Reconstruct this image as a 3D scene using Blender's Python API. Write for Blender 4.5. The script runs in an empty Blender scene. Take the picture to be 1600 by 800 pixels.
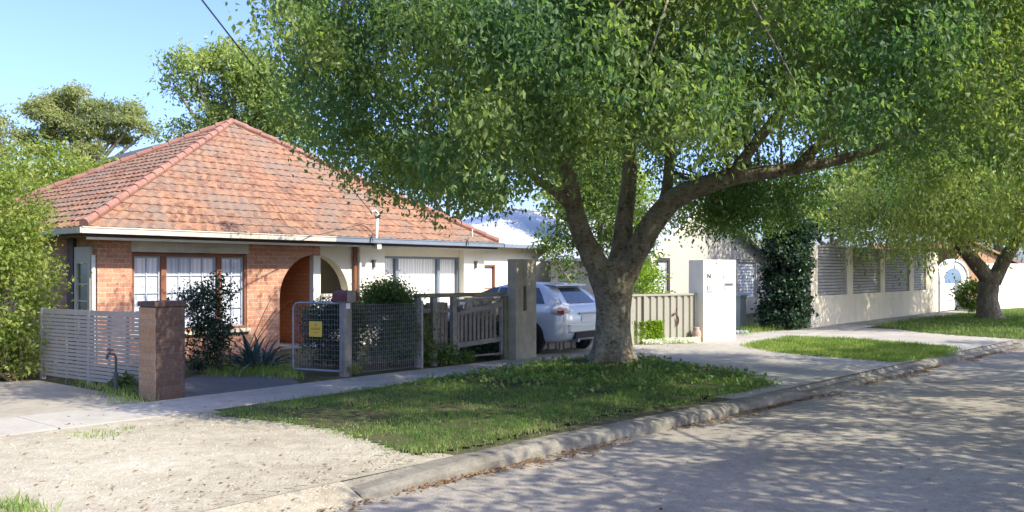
import bpy, bmesh, math, random
import numpy as np
from mathutils import Vector
random.seed(7)
RNG = np.random.default_rng(11)
SC = bpy.context.scene
COL = SC.collection
FPX, HX, HY, CAM_H = 1340.0, 800.0, 425.0, 1.65

# ------------------------------------------------------------------ geometry helpers
def G(px, py, z=0.0):                       # ground point read off the photograph
    Y = FPX * (CAM_H - z) / (py - HY)
    return Vector(((px - HX) * Y / FPX, Y, z))
def P(px, py, Y):
    return Vector(((px - HX) * Y / FPX, Y, CAM_H - (py - HY) * Y / FPX))

class Frame:                                # a: along a wall, b: away from the street, z: up
    def __init__(self, o, d):
        self.o = Vector((o[0], o[1])); self.d = Vector((d[0], d[1])).normalized()
        self.n = Vector((-self.d.y, self.d.x))
    def w(self, a, b, z=0.0):
        p = self.o + self.d * a + self.n * b
        return Vector((p.x, p.y, z))
    def inv(self, p):
        q = Vector((p[0], p[1])) - self.o
        return q.dot(self.d), q.dot(self.n)
    def a_at(self, px, b=0.0):              # distance along the wall seen at picture column px
        k = (px - HX) / FPX
        o = self.o + self.n * b
        return (k * o.y - o.x) / (self.d.x - k * self.d.y)
    def z_at(self, px, py, b=0.0):
        p = self.w(self.a_at(px, b), b)
        return CAM_H - (py - HY) * p.y / FPX
ST = Frame((0, 0), (0.6383, 0.7698))

class MB:
    def __init__(self): self.v = []; self.f = []
    def add(self, vs, fs):
        n = len(self.v); self.v += [tuple(p) for p in vs]; self.f += [tuple(i + n for i in f) for f in fs]; return self
    def hexa(self, b4, t4):
        return self.add(list(b4) + list(t4), [(3, 2, 1, 0), (4, 5, 6, 7), (0, 1, 5, 4), (1, 2, 6, 5), (2, 3, 7, 6), (3, 0, 4, 7)])
    def box(self, F, a0, a1, b0, b1, z0, z1):
        return self.hexa([F.w(a0, b0, z0), F.w(a1, b0, z0), F.w(a1, b1, z0), F.w(a0, b1, z0)],
                         [F.w(a0, b0, z1), F.w(a1, b0, z1), F.w(a1, b1, z1), F.w(a0, b1, z1)])
    def bar(self, p, q, w, h, up=(0, 0, 1)):
        p = Vector(p); q = Vector(q); d = (q - p).normalized(); u = Vector(up)
        if abs(d.dot(u)) > .95: u = Vector((0.6383, 0.7698, 0))
        s = d.cross(u).normalized() * (w / 2); t = s.cross(d).normalized() * (h / 2)
        return self.hexa([p - s - t, p + s - t, p + s + t, p - s + t], [q - s - t, q + s - t, q + s + t, q - s + t])
    def tube(self, pts, rad, n=8, cap=True, lump=0.0):
        pts = [Vector(p) for p in pts]
        if not hasattr(rad, '__len__'): rad = [rad] * len(pts)
        rings = []; ref = None
        for i, p in enumerate(pts):
            d = (pts[min(i + 1, len(pts) - 1)] - pts[max(i - 1, 0)]).normalized()
            if ref is None:
                ref = d.cross(Vector((0.3, 1, 0.1)));
                if ref.length < .1: ref = d.cross(Vector((1, 0, 0)))
            x = (ref - d * ref.dot(d)).normalized(); y = d.cross(x); ref = x
            rings.append([p + (x * math.cos(2 * math.pi * k / n) + y * math.sin(2 * math.pi * k / n)) * rad[i] *
                          (1 + lump * math.sin(3.1 * k + 1.7 * i + 5 * rad[i]) * .5 + lump * random.uniform(-.5, .5)) for k in range(n)])
        fs = [(i * n + k, i * n + (k + 1) % n, (i + 1) * n + (k + 1) % n, (i + 1) * n + k) for i in range(len(pts) - 1) for k in range(n)]
        if cap: fs += [tuple(range(n))[::-1], tuple((len(pts) - 1) * n + k for k in range(n))]
        return self.add([p for r in rings for p in r], fs)
    def prism(self, F, outline, b0, b1):    # outline in (a, z), thickness b0..b1
        n = len(outline)
        vs = [F.w(a, b0, z) for a, z in outline] + [F.w(a, b1, z) for a, z in outline]
        fs = [tuple(range(n)), tuple(range(2 * n - 1, n - 1, -1))] + [(i, i + n, (i + 1) % n + n, (i + 1) % n) for i in range(n)]
        return self.add(vs, fs)
    def poly(self, pts): return self.add(pts, [tuple(range(len(pts)))])
    def loft(self, rings, cap=True):
        n = len(rings[0]); m = len(rings)
        fs = [(i * n + k, i * n + (k + 1) % n, (i + 1) * n + (k + 1) % n, (i + 1) * n + k) for i in range(m - 1) for k in range(n)]
        if cap: fs += [tuple(range(n))[::-1], tuple((m - 1) * n + k for k in range(n))]
        return self.add([p for r in rings for p in r], fs)
    def build(self, name, mat, parent=None, smooth=False, bevel=0.0, fix=True, at=None):
        off = Vector(parent['_loc']) if parent is not None else (Vector(at) if at is not None else Vector((0, 0, 0)))
        me = bpy.data.meshes.new(name)
        me.from_pydata([tuple(Vector(p) - off) for p in self.v], [], self.f)
        if fix:
            bm = bmesh.new(); bm.from_mesh(me)
            bmesh.ops.recalc_face_normals(bm, faces=bm.faces[:]); bm.to_mesh(me); bm.free()
        uv = me.uv_layers.new(name='UVMap')
        for p in me.polygons:
            n = p.normal
            if abs(n.z) > .93: t1 = Vector((0.6383, 0.7698, 0)); t2 = Vector((-0.7698, 0.6383, 0))
            else:
                t1 = Vector((-n.y, n.x, 0)).normalized(); t2 = n.cross(t1)
                if t2.z < 0: t2 = -t2
            for li in p.loop_indices:
                c = me.vertices[me.loops[li].vertex_index].co + off
                uv.data[li].uv = (c.dot(t1), c.dot(t2))
        if smooth: me.polygons.foreach_set('use_smooth', [True] * len(me.polygons))
        me.materials.append(mat)
        o = bpy.data.objects.new(name, me); COL.objects.link(o)
        if parent is not None: o.parent = parent; o['_loc'] = tuple(off)
        else: o.location = off; o['_loc'] = tuple(off)
        if bevel:
            b = o.modifiers.new('bevel', 'BEVEL'); b.width = bevel; b.segments = 2; b.limit_method = 'ANGLE'
        return o

def thing(name, label, cat, loc, group=None):
    o = bpy.data.objects.new(name, None); COL.objects.link(o); o.empty_display_size = .2
    o.location = loc; o['_loc'] = tuple(loc); o['label'] = label; o['category'] = cat
    if group: o['group'] = group
    return o
def tag(o, label, cat, group=None):
    o['label'] = label; o['category'] = cat
    if group: o['group'] = group
    return o
def kind(o, k, label=None, cat=None):
    o['kind'] = k
    if label: o['label'] = label
    if cat: o['category'] = cat
    return o

# ------------------------------------------------------------------ materials
class NT:
    def __init__(self, name):
        self.m = bpy.data.materials.new(name); self.m.use_nodes = True
        self.t = self.m.node_tree; self.t.nodes.clear()
        self.out = self.n('OutputMaterial')
    def n(self, typ, **kw):
        o = self.t.nodes.new('ShaderNode' + typ)
        for k, v in kw.items():
            if k in o.inputs: o.inputs[k].default_value = v
            else: setattr(o, k, v)
        return o
    def l(self, a, b): self.t.links.new(a, b)
    def ramp(self, fac, stops, interp='LINEAR'):
        r = self.n('ValToRGB'); r.color_ramp.interpolation = interp; e = r.color_ramp.elements
        while len(e) > 1: e.remove(e[0])
        for i, (p, c) in enumerate(stops):
            x = e[0] if i == 0 else e.new(p); x.position = p; x.color = (*c, 1)
        self.l(fac, r.inputs[0]); return r.outputs[0]
    def mix(self, fac, a, b, mode='MIX'):
        m = self.n('Mix', data_type='RGBA', blend_type=mode)
        for sock, val in ((m.inputs[0], fac), (m.inputs[6], a), (m.inputs[7], b)):
            if hasattr(val, 'is_linked'): self.l(val, sock)
            elif isinstance(val, (int, float)): sock.default_value = val
            else: sock.default_value = (*val, 1)
        return m.outputs[2]
    def co(self, which='Object', scale=None):
        c = self.n('TexCoord').outputs[which]
        if scale is not None:
            m = self.n('Mapping'); m.inputs['Scale'].default_value = scale; self.l(c, m.inputs[0]); c = m.outputs[0]
        return c
    def noise(self, co, scale, detail=4, rough=.6):
        x = self.n('TexNoise', Scale=scale, Detail=detail, Roughness=rough); self.l(co, x.inputs['Vector']); return x.outputs[0]
    def bsdf(self, col, rough=.8, bump=None, bs=.3, bd=.02, metal=0, spec=.3):
        b = self.n('BsdfPrincipled'); b.inputs['Metallic'].default_value = metal; b.inputs['Specular IOR Level'].default_value = spec
        if hasattr(col, 'is_linked'): self.l(col, b.inputs['Base Color'])
        else: b.inputs['Base Color'].default_value = (*col, 1)
        if hasattr(rough, 'is_linked'): self.l(rough, b.inputs['Roughness'])
        else: b.inputs['Roughness'].default_value = rough
        if bump is not None:
            k = self.n('Bump', Strength=bs, Distance=bd); self.l(bump, k.inputs['Height']); self.l(k.outputs[0], b.inputs['Normal'])
        self.l(b.outputs[0], self.out.inputs[0]); return b

def m_plain(name, c, rough=.7, var=.18, scale=3.0, bump=.15, metal=0, spec=.3, dirt=None):
    T = NT(name); co = T.co('Object')
    n1 = T.noise(co, scale, 5); n2 = T.noise(co, scale * 14, 3)
    lo = tuple(x * (1 - var) for x in c); hi = tuple(min(1, x * (1 + var)) for x in c)
    col = T.ramp(n1, [(.3, lo), (.7, hi)])
    col = T.mix(.25, col, T.ramp(n2, [(.35, lo), (.65, hi)]))
    if dirt:
        d = T.noise(T.co('Object', (1, 1, .25)), 2.3, 6, .7)
        col = T.mix(T.ramp(d, [(.5, (0, 0, 0)), (.75, (.7, .7, .7))]), col, dirt)
    T.bsdf(col, rough, n2, bump, .01, metal, spec); return T.m

def m_brick(name, c1, c2, mortar, dark=(.12, .07, .06)):
    T = NT(name); uv = T.co('UV')
    b = T.n('TexBrick', offset=.5); T.l(uv, b.inputs['Vector'])
    b.inputs['Scale'].default_value = 1; b.inputs['Brick Width'].default_value = .24; b.inputs['Row Height'].default_value = .086
    b.inputs['Mortar Size'].default_value = .008; b.inputs['Mortar Smooth'].default_value = .3; b.inputs['Bias'].default_value = 0
    b.inputs['Color1'].default_value = (*c1, 1); b.inputs['Color2'].default_value = (*c2, 1); b.inputs['Mortar'].default_value = (*mortar, 1)
    co = T.co('Object'); n = T.noise(co, 2.2, 6, .7); n2 = T.noise(co, 30, 3)
    col = T.mix(T.ramp(n, [(.5, (0, 0, 0)), (.78, (.75, .75, .75))]), b.outputs['Color'], dark)
    col = T.mix(.35, col, T.ramp(n2, [(.3, (.2, .2, .2)), (.7, (.8, .8, .8))]), 'OVERLAY')
    h = T.mix(.7, n2, T.ramp(b.outputs['Fac'], [(0, (1, 1, 1)), (1, (0, 0, 0))]))
    T.bsdf(col, .85, h, .5, .012); return T.m

def m_leaf(name, stops, trans=.38, rough=.5, clump=.9, spec=.35):
    T = NT(name); g = T.n('NewGeometry'); r = g.outputs['Random Per Island']
    n = T.noise(T.co('Object'), clump, 3, .6)
    a = T.n('Math', operation='MULTIPLY'); a.inputs[1].default_value = .30; T.l(r, a.inputs[0])
    b = T.n('Math', operation='MULTIPLY_ADD'); b.inputs[1].default_value = 1.7; T.l(n, b.inputs[0])
    T.l(a.outputs[0], b.inputs[2])
    s = T.n('Math', operation='SUBTRACT'); s.inputs[1].default_value = .50; T.l(b.outputs[0], s.inputs[0])
    col = T.ramp(s.outputs[0], stops)
    p = T.n('BsdfPrincipled'); T.l(col, p.inputs['Base Color']); p.inputs['Roughness'].default_value = rough
    p.inputs['Specular IOR Level'].default_value = spec
    t = T.n('BsdfTranslucent')
    tc = T.mix(.7, col, (.95, 1.0, .38), 'MULTIPLY'); h = T.n('HueSaturation', Value=2.1, Saturation=1.05); T.l(tc, h.inputs['Color'])
    T.l(h.outputs[0], t.inputs['Color'])
    x = T.n('MixShader'); x.inputs[0].default_value = trans
    T.l(p.outputs[0], x.inputs[1]); T.l(t.outputs[0], x.inputs[2]); T.l(x.outputs[0], T.out.inputs[0]); return T.m

def m_bark(name, c1, c2, c3):
    T = NT(name); co = T.co('Object', (1, 1, .35)); n = T.noise(co, 6, 8, .7); n2 = T.noise(T.co('Object'), 1.5, 4)
    v = T.n('TexVoronoi', Scale=16.0); T.l(T.co('Object', (1, 1, .6)), v.inputs['Vector'])
    n3 = T.noise(T.co('Object', (1, 1, 2.5)), 14, 5, .75); n = T.mix(.5, n, n3)
    col = T.ramp(n, [(.40, c1), (.5, c2), (.60, c3)])
    col = T.mix(T.ramp(n2, [(.45, (0, 0, 0)), (.65, (.55, .55, .55))]), col, c1)
    col = T.mix(T.ramp(T.noise(T.co('Object'), 9, 3, .6), [(.60, (0, 0, 0)), (.66, (.75, .75, .75))]), col, tuple(x * .55 for x in c1))
    h = T.mix(.5, n, v.outputs['Distance'])
    T.bsdf(col, .9, h, .9, .05, spec=.15); return T.m

M = {}
M['brick'] = m_brick('red_brick', (.44, .19, .115), (.57, .285, .18), (.50, .385, .285), (.27, .16, .115))
M['brick_bounce'] = m_brick('bounce_glow_brick', (.70, .22, .08), (.78, .27, .10), (.42, .19, .10), (.52, .16, .07))  # bounced light in the shaded porch put into the brick colour
M['brick_shaded'] = m_brick('tree_shaded_brick', (.085, .05, .04), (.11, .068, .052), (.095, .08, .066), (.09, .085, .08))  # tree shade on the pier put into the brick colour
M['brick_pale'] = m_brick('ochre_brick', (.36, .20, .10), (.42, .25, .14), (.30, .23, .16), (.22, .14, .09))
M['cream'] = m_plain('cream_render', (.70, .64, .49), .85, .06, 2, .1)
M['cream_pale'] = m_plain('pale_cream_render', (.76, .71, .58), .85, .05, 2, .1)
M['cream_wall'] = m_plain('sandy_render', (.68, .60, .44), .88, .08, 2, .15, dirt=(.50, .45, .36))
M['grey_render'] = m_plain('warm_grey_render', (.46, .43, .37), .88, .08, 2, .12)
M['pillar_sand'] = m_plain('dappled_render', (.34, .305, .23), .9, .3, 4, .3, dirt=(.20, .18, .13))  # leaf dapple painted as mottling, shade in the darker tone
M['white_render'] = m_plain('white_render', (.80, .77, .66), .8, .04, 2, .08, dirt=(.56, .51, .40))
M['white'] = m_plain('white_paint', (.78, .78, .76), .5, .04)
M['offwhite'] = m_plain('cream_paint', (.66, .62, .50), .55, .06)
M['slat'] = m_plain('pale_grey_paint', (.36, .315, .26), .6, .08, 2, .1, dirt=(.40, .36, .31))
M['gutter_cream'] = m_plain('cream_gutter_paint', (.55, .51, .42), .5, .12, dirt=(.32, .27, .2))
M['gutter_grey'] = m_plain('slate_blue_gutter', (.17, .20, .25), .4, .1)
M['brown_paint'] = m_plain('dark_brown_paint', (.085, .05, .035), .6, .2)
M['red_brown'] = m_plain('red_brown_timber', (.24, .10, .055), .6, .2)
M['darkgrey'] = m_plain('dark_grey_metal', (.06, .065, .07), .5, .1)
M['grey_metal'] = m_plain('galvanised_metal', (.30, .31, .33), .45, .15, metal=.5)
M['wire'] = m_plain('galvanised_wire', (.30, .31, .33), .5, .1, metal=.3)
M['timber_grey'] = m_plain('weathered_grey_timber', (.25, .228, .205), .9, .35, 6, .4, dirt=(.14, .13, .11))
M['timber_picket'] = m_plain('weathered_brown_pickets', (.25, .205, .175), .9, .35, 6, .4, dirt=(.12, .11, .11))
M['timber_moss'] = m_plain('mossy_timber', (.22, .20, .12), .9, .3, 6, .4, dirt=(.12, .12, .06))
M['rust'] = m_plain('dull_maroon_paint', (.12, .04, .045), .6, .25)
M['yellow'] = m_plain('yellow_sign', (.72, .50, .08), .5, .08)
M['orange'] = m_plain('orange_print', (.62, .26, .05), .5, .1)
M['fence_steel'] = m_plain('beige_steel', (.30, .285, .235), .5, .05)
M['metal_roof'] = m_plain('white_steel_roof', (.56, .59, .62), .4, .04)
M['roof_grey'] = m_plain('grey_roof', (.11, .115, .135), .6, .15)
M['louvre'] = m_plain('brown_grey_louvre', (.30, .285, .26), .6, .12)
M['louvre_back'] = m_plain('dark_louvre_backing', (.05, .045, .04), .7, .1)
M['muntin'] = m_plain('grey_white_sash_paint', (.42, .45, .50), .5, .05)
M['shutter'] = m_plain('white_shutter', (.62, .64, .66), .5, .05)
M['tyre'] = m_plain('rubber', (.02, .02, .022), .85, .1)
M['rim'] = m_plain('alloy_rim', (.45, .46, .48), .35, .05, metal=.6)
M['black_plastic'] = m_plain('black_plastic', (.03, .03, .033), .6, .1)
M['utility'] = m_plain('grey_green_paint', (.46, .50, .46), .6, .1)
M['stem'] = m_plain('plant_stem', (.12, .09, .06), .9, .2)
M['terracotta'] = m_plain('terracotta', (.40, .28, .22), .8, .15)
M['ink'] = m_plain('dark_grey_lettering', (.10, .10, .11), .5, .1)
M['plate_grey'] = m_plain('pale_grey_plate', (.40, .40, .40), .5, .1)
def m_car():
    T = NT('silver_car_paint'); b = T.bsdf((.62, .645, .68), .3, metal=.25, spec=.5); b.inputs['Coat Weight'].default_value = .6; b.inputs['Coat Roughness'].default_value = .05; return T.m
M['car'] = m_car()
def m_glass(name, c, rough=.06):
    T = NT(name); b = T.bsdf(c, rough, spec=.8); b.inputs['Coat Weight'].default_value = .5; return T.m
M['glass'] = m_glass('dark_glass', (.03, .045, .06))
M['glass_green'] = m_glass('green_glass', (.035, .10, .06), .25)
M['lamp_red'] = m_glass('red_lamp', (.35, .02, .02), .15)
M['lamp_clear'] = m_glass('clear_lamp', (.75, .70, .68), .15)
def m_curtain(name, c):
    T = NT(name); w = T.n('TexWave', Scale=3.5, Distortion=7.0); w.inputs['Detail'].default_value = 2; T.l(T.co('UV', (1, .08, 1)), w.inputs['Vector'])
    col = T.ramp(w.outputs[1], [(.1, tuple(x * .78 for x in c)), (.8, c)])
    b = T.bsdf(col, .5, spec=.5); b.inputs['Coat Weight'].default_value = .8; b.inputs['Coat Roughness'].default_value = .04; return T.m
M['curtain'] = m_curtain('lace_curtain_behind_glass', (.74, .77, .84))
M['blind'] = m_curtain('white_blind_behind_glass', (.86, .85, .80))

def m_roof_tile():
    T = NT('terracotta_roof_tile'); uv = T.co('UV'); co = T.co('Object')
    b = T.n('TexBrick', offset=.5); T.l(uv, b.inputs['Vector'])
    b.inputs['Scale'].default_value = 1; b.inputs['Brick Width'].default_value = .21; b.inputs['Row Height'].default_value = .285
    b.inputs['Mortar Size'].default_value = .006; b.inputs['Bias'].default_value = 0; b.inputs['Mortar Smooth'].default_value = .6
    b.inputs['Color1'].default_value = (.125, .058, .045, 1); b.inputs['Color2'].default_value = (.345, .17, .10, 1); b.inputs['Mortar'].default_value = (.15, .06, .045, 1)
    n = T.noise(co, 1.1, 6, .7); n2 = T.noise(co, 5.0, 6, .75); n3 = T.noise(co, 19, 5, .8)
    col = T.mix(T.ramp(n2, [(.48, (0, 0, 0)), (.62, (.8, .8, .8))]), b.outputs['Color'], (.34, .20, .115))
    col = T.mix(T.ramp(n3, [(.52, (0, 0, 0)), (.68, (.7, .7, .7))]), col, (.36, .26, .16))
    dk = T.mix(.5, n, n3, 'MULTIPLY')
    col = T.mix(T.ramp(n, [(.46, (0, 0, 0)), (.62, (.8, .8, .8))]), col, (.20, .155, .125))
    col = T.mix(T.ramp(T.noise(co, 60, 2), [(.54, (0, 0, 0)), (.64, (.75, .75, .75))]), col, (.17, .12, .085))
    w = T.n('TexWave', Scale=1.27); T.l(uv, w.inputs['Vector'])
    h = T.mix(.5, w.outputs[1], n3)
    T.bsdf(col, .85, h, .55, .03, spec=.2); return T.m
M['tile'] = m_roof_tile()
M['ridge'] = m_plain('pink_terracotta_ridge', (.28, .14, .105), .85, .35, 5, .3, dirt=(.26, .17, .13))

def m_ground(name, stops, s1, s2, bump=.4, bd=.02, rough=.95, spots=None, s3=60, cracks=None, spec=.15):
    T = NT(name); co = T.co('Object'); a = T.noise(co, s1, 6, .65); b = T.noise(co, s2, 5, .7); c = T.noise(co, s3, 4, .7)
    m = T.mix(.45, a, b); m = T.mix(.25, m, c)
    col = T.ramp(m, stops)
    if spots:
        v = T.n('TexVoronoi', Scale=spots[0]); T.l(co, v.inputs['Vector'])
        col = T.mix(T.ramp(v.outputs['Distance'], [(spots[1], (spots[3],) * 3), (spots[1] + .06, (0, 0, 0))]), col, spots[2])
    if cracks:
        v = T.n('TexVoronoi', Scale=cracks[0], feature='DISTANCE_TO_EDGE')
        wv = T.n('Mapping'); nz = T.n('TexNoise', Scale=1.3, Detail=4.0); T.l(co, nz.inputs['Vector'])
        ad = T.n('VectorMath', operation='ADD'); T.l(co, ad.inputs[0]); T.l(nz.outputs[1], ad.inputs[1])
        T.l(ad.outputs[0], v.inputs['Vector'])
        col = T.mix(T.ramp(v.outputs['Distance'], [(0, (.8, .8, .8)), (cracks[1], (0, 0, 0))]), col, cracks[2])
    col = T.mix(1.0, col, T.ramp(T.noise(co, .33, 5, .7), [(.35, (.80, .79, .78)), (.65, (1, 1, 1))]), 'MULTIPLY')
    T.bsdf(col, rough, T.mix(.5, b, c), bump, bd, spec=spec); return T.m
M['asphalt'] = m_ground('aged_asphalt', [(.36, (.19, .172, .148)), (.5, (.315, .285, .24)), (.64, (.46, .41, .335))], .6, 14, .9, .02, s3=70, spots=(45, .24, (.42, .385, .34), .75), cracks=(.12, .0025, (.12, .115, .11)))
M['drive_asphalt'] = m_ground('dark_driveway_asphalt', [(.35, (.10, .10, .105)), (.65, (.19, .185, .18))], .8, 9, .5, .01, s3=110)
M['concrete'] = m_ground('aged_concrete', [(.35, (.29, .275, .24)), (.5, (.385, .36, .315)), (.65, (.46, .435, .385))], .7, 7, .3, .008, s3=70, cracks=(.45, .003, (.2, .19, .17)))
M['concrete_tan'] = m_ground('tan_driveway_concrete', [(.35, (.24, .21, .165)), (.5, (.33, .295, .235)), (.65, (.41, .37, .30))], .5, 5, .3, .008, s3=70, cracks=(.3, .004, (.2, .18, .15)))
M['kerb'] = m_ground('kerb_concrete', [(.33, (.10, .092, .078)), (.5, (.215, .20, .165)), (.66, (.34, .31, .26))], 1.1, 7, .6, .02, s3=60, spots=(28, .15, (.14, .13, .11), .5))
M['gravel'] = m_ground('pale_gravel', [(.33, (.21, .175, .12)), (.44, (.335, .295, .22)), (.54, (.43, .39, .30)), (.66, (.53, .50, .42))], .5, 6, .9, .03, s3=45, spots=(38, .2, (.66, .61, .52), .55))
M['soil'] = m_ground('verge_soil', [(.35, (.055, .045, .03)), (.5, (.075, .085, .03)), (.65, (.12, .105, .06))], 1.2, 8, .8, .03)
M['garden'] = m_ground('garden_soil', [(.35, (.06, .05, .035)), (.5, (.09, .09, .045)), (.65, (.14, .12, .075))], 1.2, 8, .8, .03)
M['grass'] = m_leaf('grass_blades', [(.10, (.065, .125, .028)), (.45, (.11, .19, .042)), (.72, (.18, .24, .065)), (.92, (.36, .31, .16))], .3, .6, .9)
M['grass_sunlit'] = m_leaf('sunny_grass_blades', [(.15, (.10, .16, .03)), (.5, (.17, .25, .055)), (.8, (.30, .34, .11)), (.95, (.42, .38, .18))], .3, .6, 1.2)  # lighter copy of the lawn blades, sunlight put into the colour
M['leaf_main'] = m_leaf('street_tree_leaf', [(.05, (.042, .095, .046)), (.32, (.082, .148, .060)), (.58, (.150, .212, .066)), (.90, (.28, .31, .11))], .46, .55, .55, .28)
M['leaf_weep'] = m_leaf('weeping_leaf', [(.12, (.13, .185, .06)), (.5, (.24, .29, .085)), (.85, (.38, .40, .15))], .42, .5, .5)
M['leaf_hedge'] = m_leaf('yellow_green_leaf', [(.10, (.10, .15, .03)), (.5, (.19, .24, .05)), (.85, (.33, .34, .10))], .4, .45, 2.2)
M['leaf_box'] = m_leaf('clipped_hedge_leaf', [(.15, (.10, .17, .02)), (.5, (.20, .30, .03)), (.85, (.30, .40, .06))], .35, .5, 3)
M['leaf_mid'] = m_leaf('mid_green_leaf', [(.15, (.04, .085, .02)), (.5, (.09, .145, .03)), (.85, (.17, .22, .06))], .35, .5, 1.2)
M['leaf_dark'] = m_leaf('dark_ivy_leaf', [(.15, (.010, .028, .014)), (.5, (.020, .050, .022)), (.85, (.045, .085, .04))], .2, .4, 1.5, .5)
M['leaf_gum'] = m_leaf('gum_leaf', [(.10, (.16, .19, .11)), (.5, (.26, .285, .135)), (.85, (.38, .37, .19))], .5, .5, .35)
M['leaf_far'] = m_leaf('far_tree_leaf', [(.10, (.13, .19, .06)), (.5, (.22, .28, .08)), (.85, (.34, .38, .14))], .4, .5, .4)
M['agave'] = m_leaf('blue_green_sword_leaf', [(.2, (.022, .050, .055)), (.8, (.06, .105, .11))], .1, .45, 1.0)
M['litter'] = m_leaf('fallen_leaf', [(.2, (.10, .055, .025)), (.5, (.20, .11, .05)), (.85, (.34, .22, .10))], .15, .8, 2)
M['flower'] = m_leaf('white_flower', [(.2, (.5, .55, .45)), (.8, (.8, .8, .76))], .2, .6, 2)
M['bark'] = m_bark('grey_brown_bark', (.105, .086, .055), (.205, .178, .122), (.31, .285, .21))
M['bark2'] = m_bark('brown_bark', (.12, .095, .07), (.23, .19, .145), (.34, .30, .24))

# ------------------------------------------------------------------ foliage
def mesh_np(name, V, F, mat, parent=None, loc=None):
    off = np.array(parent['_loc'] if parent is not None else (loc if loc is not None else (0, 0, 0)), dtype=np.float32)
    me = bpy.data.meshes.new(name); V = (V - off).astype(np.float32); k = F.shape[1]
    me.vertices.add(len(V)); me.vertices.foreach_set('co', V.ravel())
    me.loops.add(F.size); me.loops.foreach_set('vertex_index', F.astype(np.int32).ravel())
    me.polygons.add(len(F)); me.polygons.foreach_set('loop_start', np.arange(len(F), dtype=np.int32) * k)
    me.update(calc_edges=True); me.materials.append(mat)
    o = bpy.data.objects.new(name, me); COL.objects.link(o); o['_loc'] = tuple(float(x) for x in off)
    if parent is not None: o.parent = parent
    elif loc is not None: o.location = tuple(off)
    return o
def unit(a): return a / np.maximum(np.linalg.norm(a, axis=1, keepdims=True), 1e-6)
def leaf_geo(pos, L, Wd, droop=.5, flat=0.0, fold=.25):
    n = len(pos); r = RNG.normal(size=(n, 3)); r[:, 2] -= droop * 1.6; ax = unit(r)
    q = RNG.normal(size=(n, 3)); q[:, 2] *= (1 - flat); wd = unit(np.cross(ax, q)); nm = np.cross(ax, wd)
    L = L * RNG.uniform(.5, 1.45, (n, 1)); W = L * (Wd)
    a = pos; t = pos + ax * L; m = pos + ax * L * .42
    l = m + wd * W * .5 + nm * W * fold; rr = m - wd * W * .5 + nm * W * fold
    V = np.stack([a, l, t, rr], 1).reshape(-1, 3); i = np.arange(n)[:, None] * 4
    F = np.concatenate([i + np.array([[0, 2, 1]]), i + np.array([[0, 3, 2]])], 0)
    return V, F
def clusters_to_leaves(C, sig, per, hang=0.0):
    C = np.asarray(C, float); n = len(C); idx = np.repeat(np.arange(n), per)
    d = RNG.normal(size=(len(idx), 3)) * np.asarray(sig) * RNG.uniform(.55, 1.25, (n, 1))[idx]
    if hang: d[:, 2] -= np.abs(RNG.normal(size=len(idx))) * hang
    return C[idx] + d
def blob(center, rad, n, shell=.55):
    d = unit(RNG.normal(size=(n, 3))); r = RNG.uniform(shell ** 3, 1, (n, 1)) ** (1 / 3)
    return np.array(center) + d * r * np.array(rad)
def plant(name, label, cat, base, blobs, ncl, per, L, Wd, mat, sig=.12, droop=.3, stems=5, stem_r=.02, group=None, hang=0, zmin=.03, shell=.5, part='foliage', stem_name='stems', bark=None):
    root = thing(name, label, cat, base, group)
    tot = sum(b[1][0] * b[1][1] * b[1][2] for b in blobs)
    C = np.concatenate([blob(c, r, max(3, int(ncl * (r[0] * r[1] * r[2]) / tot)), shell) for c, r in blobs])
    pos = clusters_to_leaves(C, (sig, sig, sig * .8), per, hang); pos = pos[pos[:, 2] > zmin + L * .6]
    V, F = leaf_geo(pos, L, Wd, droop); V[:, 2] = np.maximum(V[:, 2], zmin * .5)
    mesh_np(part, V, F, mat, root)
    mb = MB(); B = Vector(base)
    for k in range(stems):
        c = Vector(C[RNG.integers(len(C))]); m = B.lerp(c, .5) + Vector((random.uniform(-.1, .1), random.uniform(-.1, .1), random.uniform(0, .2)))
        o = Vector((random.uniform(-1, 1) * stem_r * 3, random.uniform(-1, 1) * stem_r * 3, -.03))
        mb.tube([B + o, m, c], [stem_r, stem_r * .7, stem_r * .25], 6)
    if stems: mb.build(stem_name, bark or M['stem'], root, smooth=True)
    return root

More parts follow.
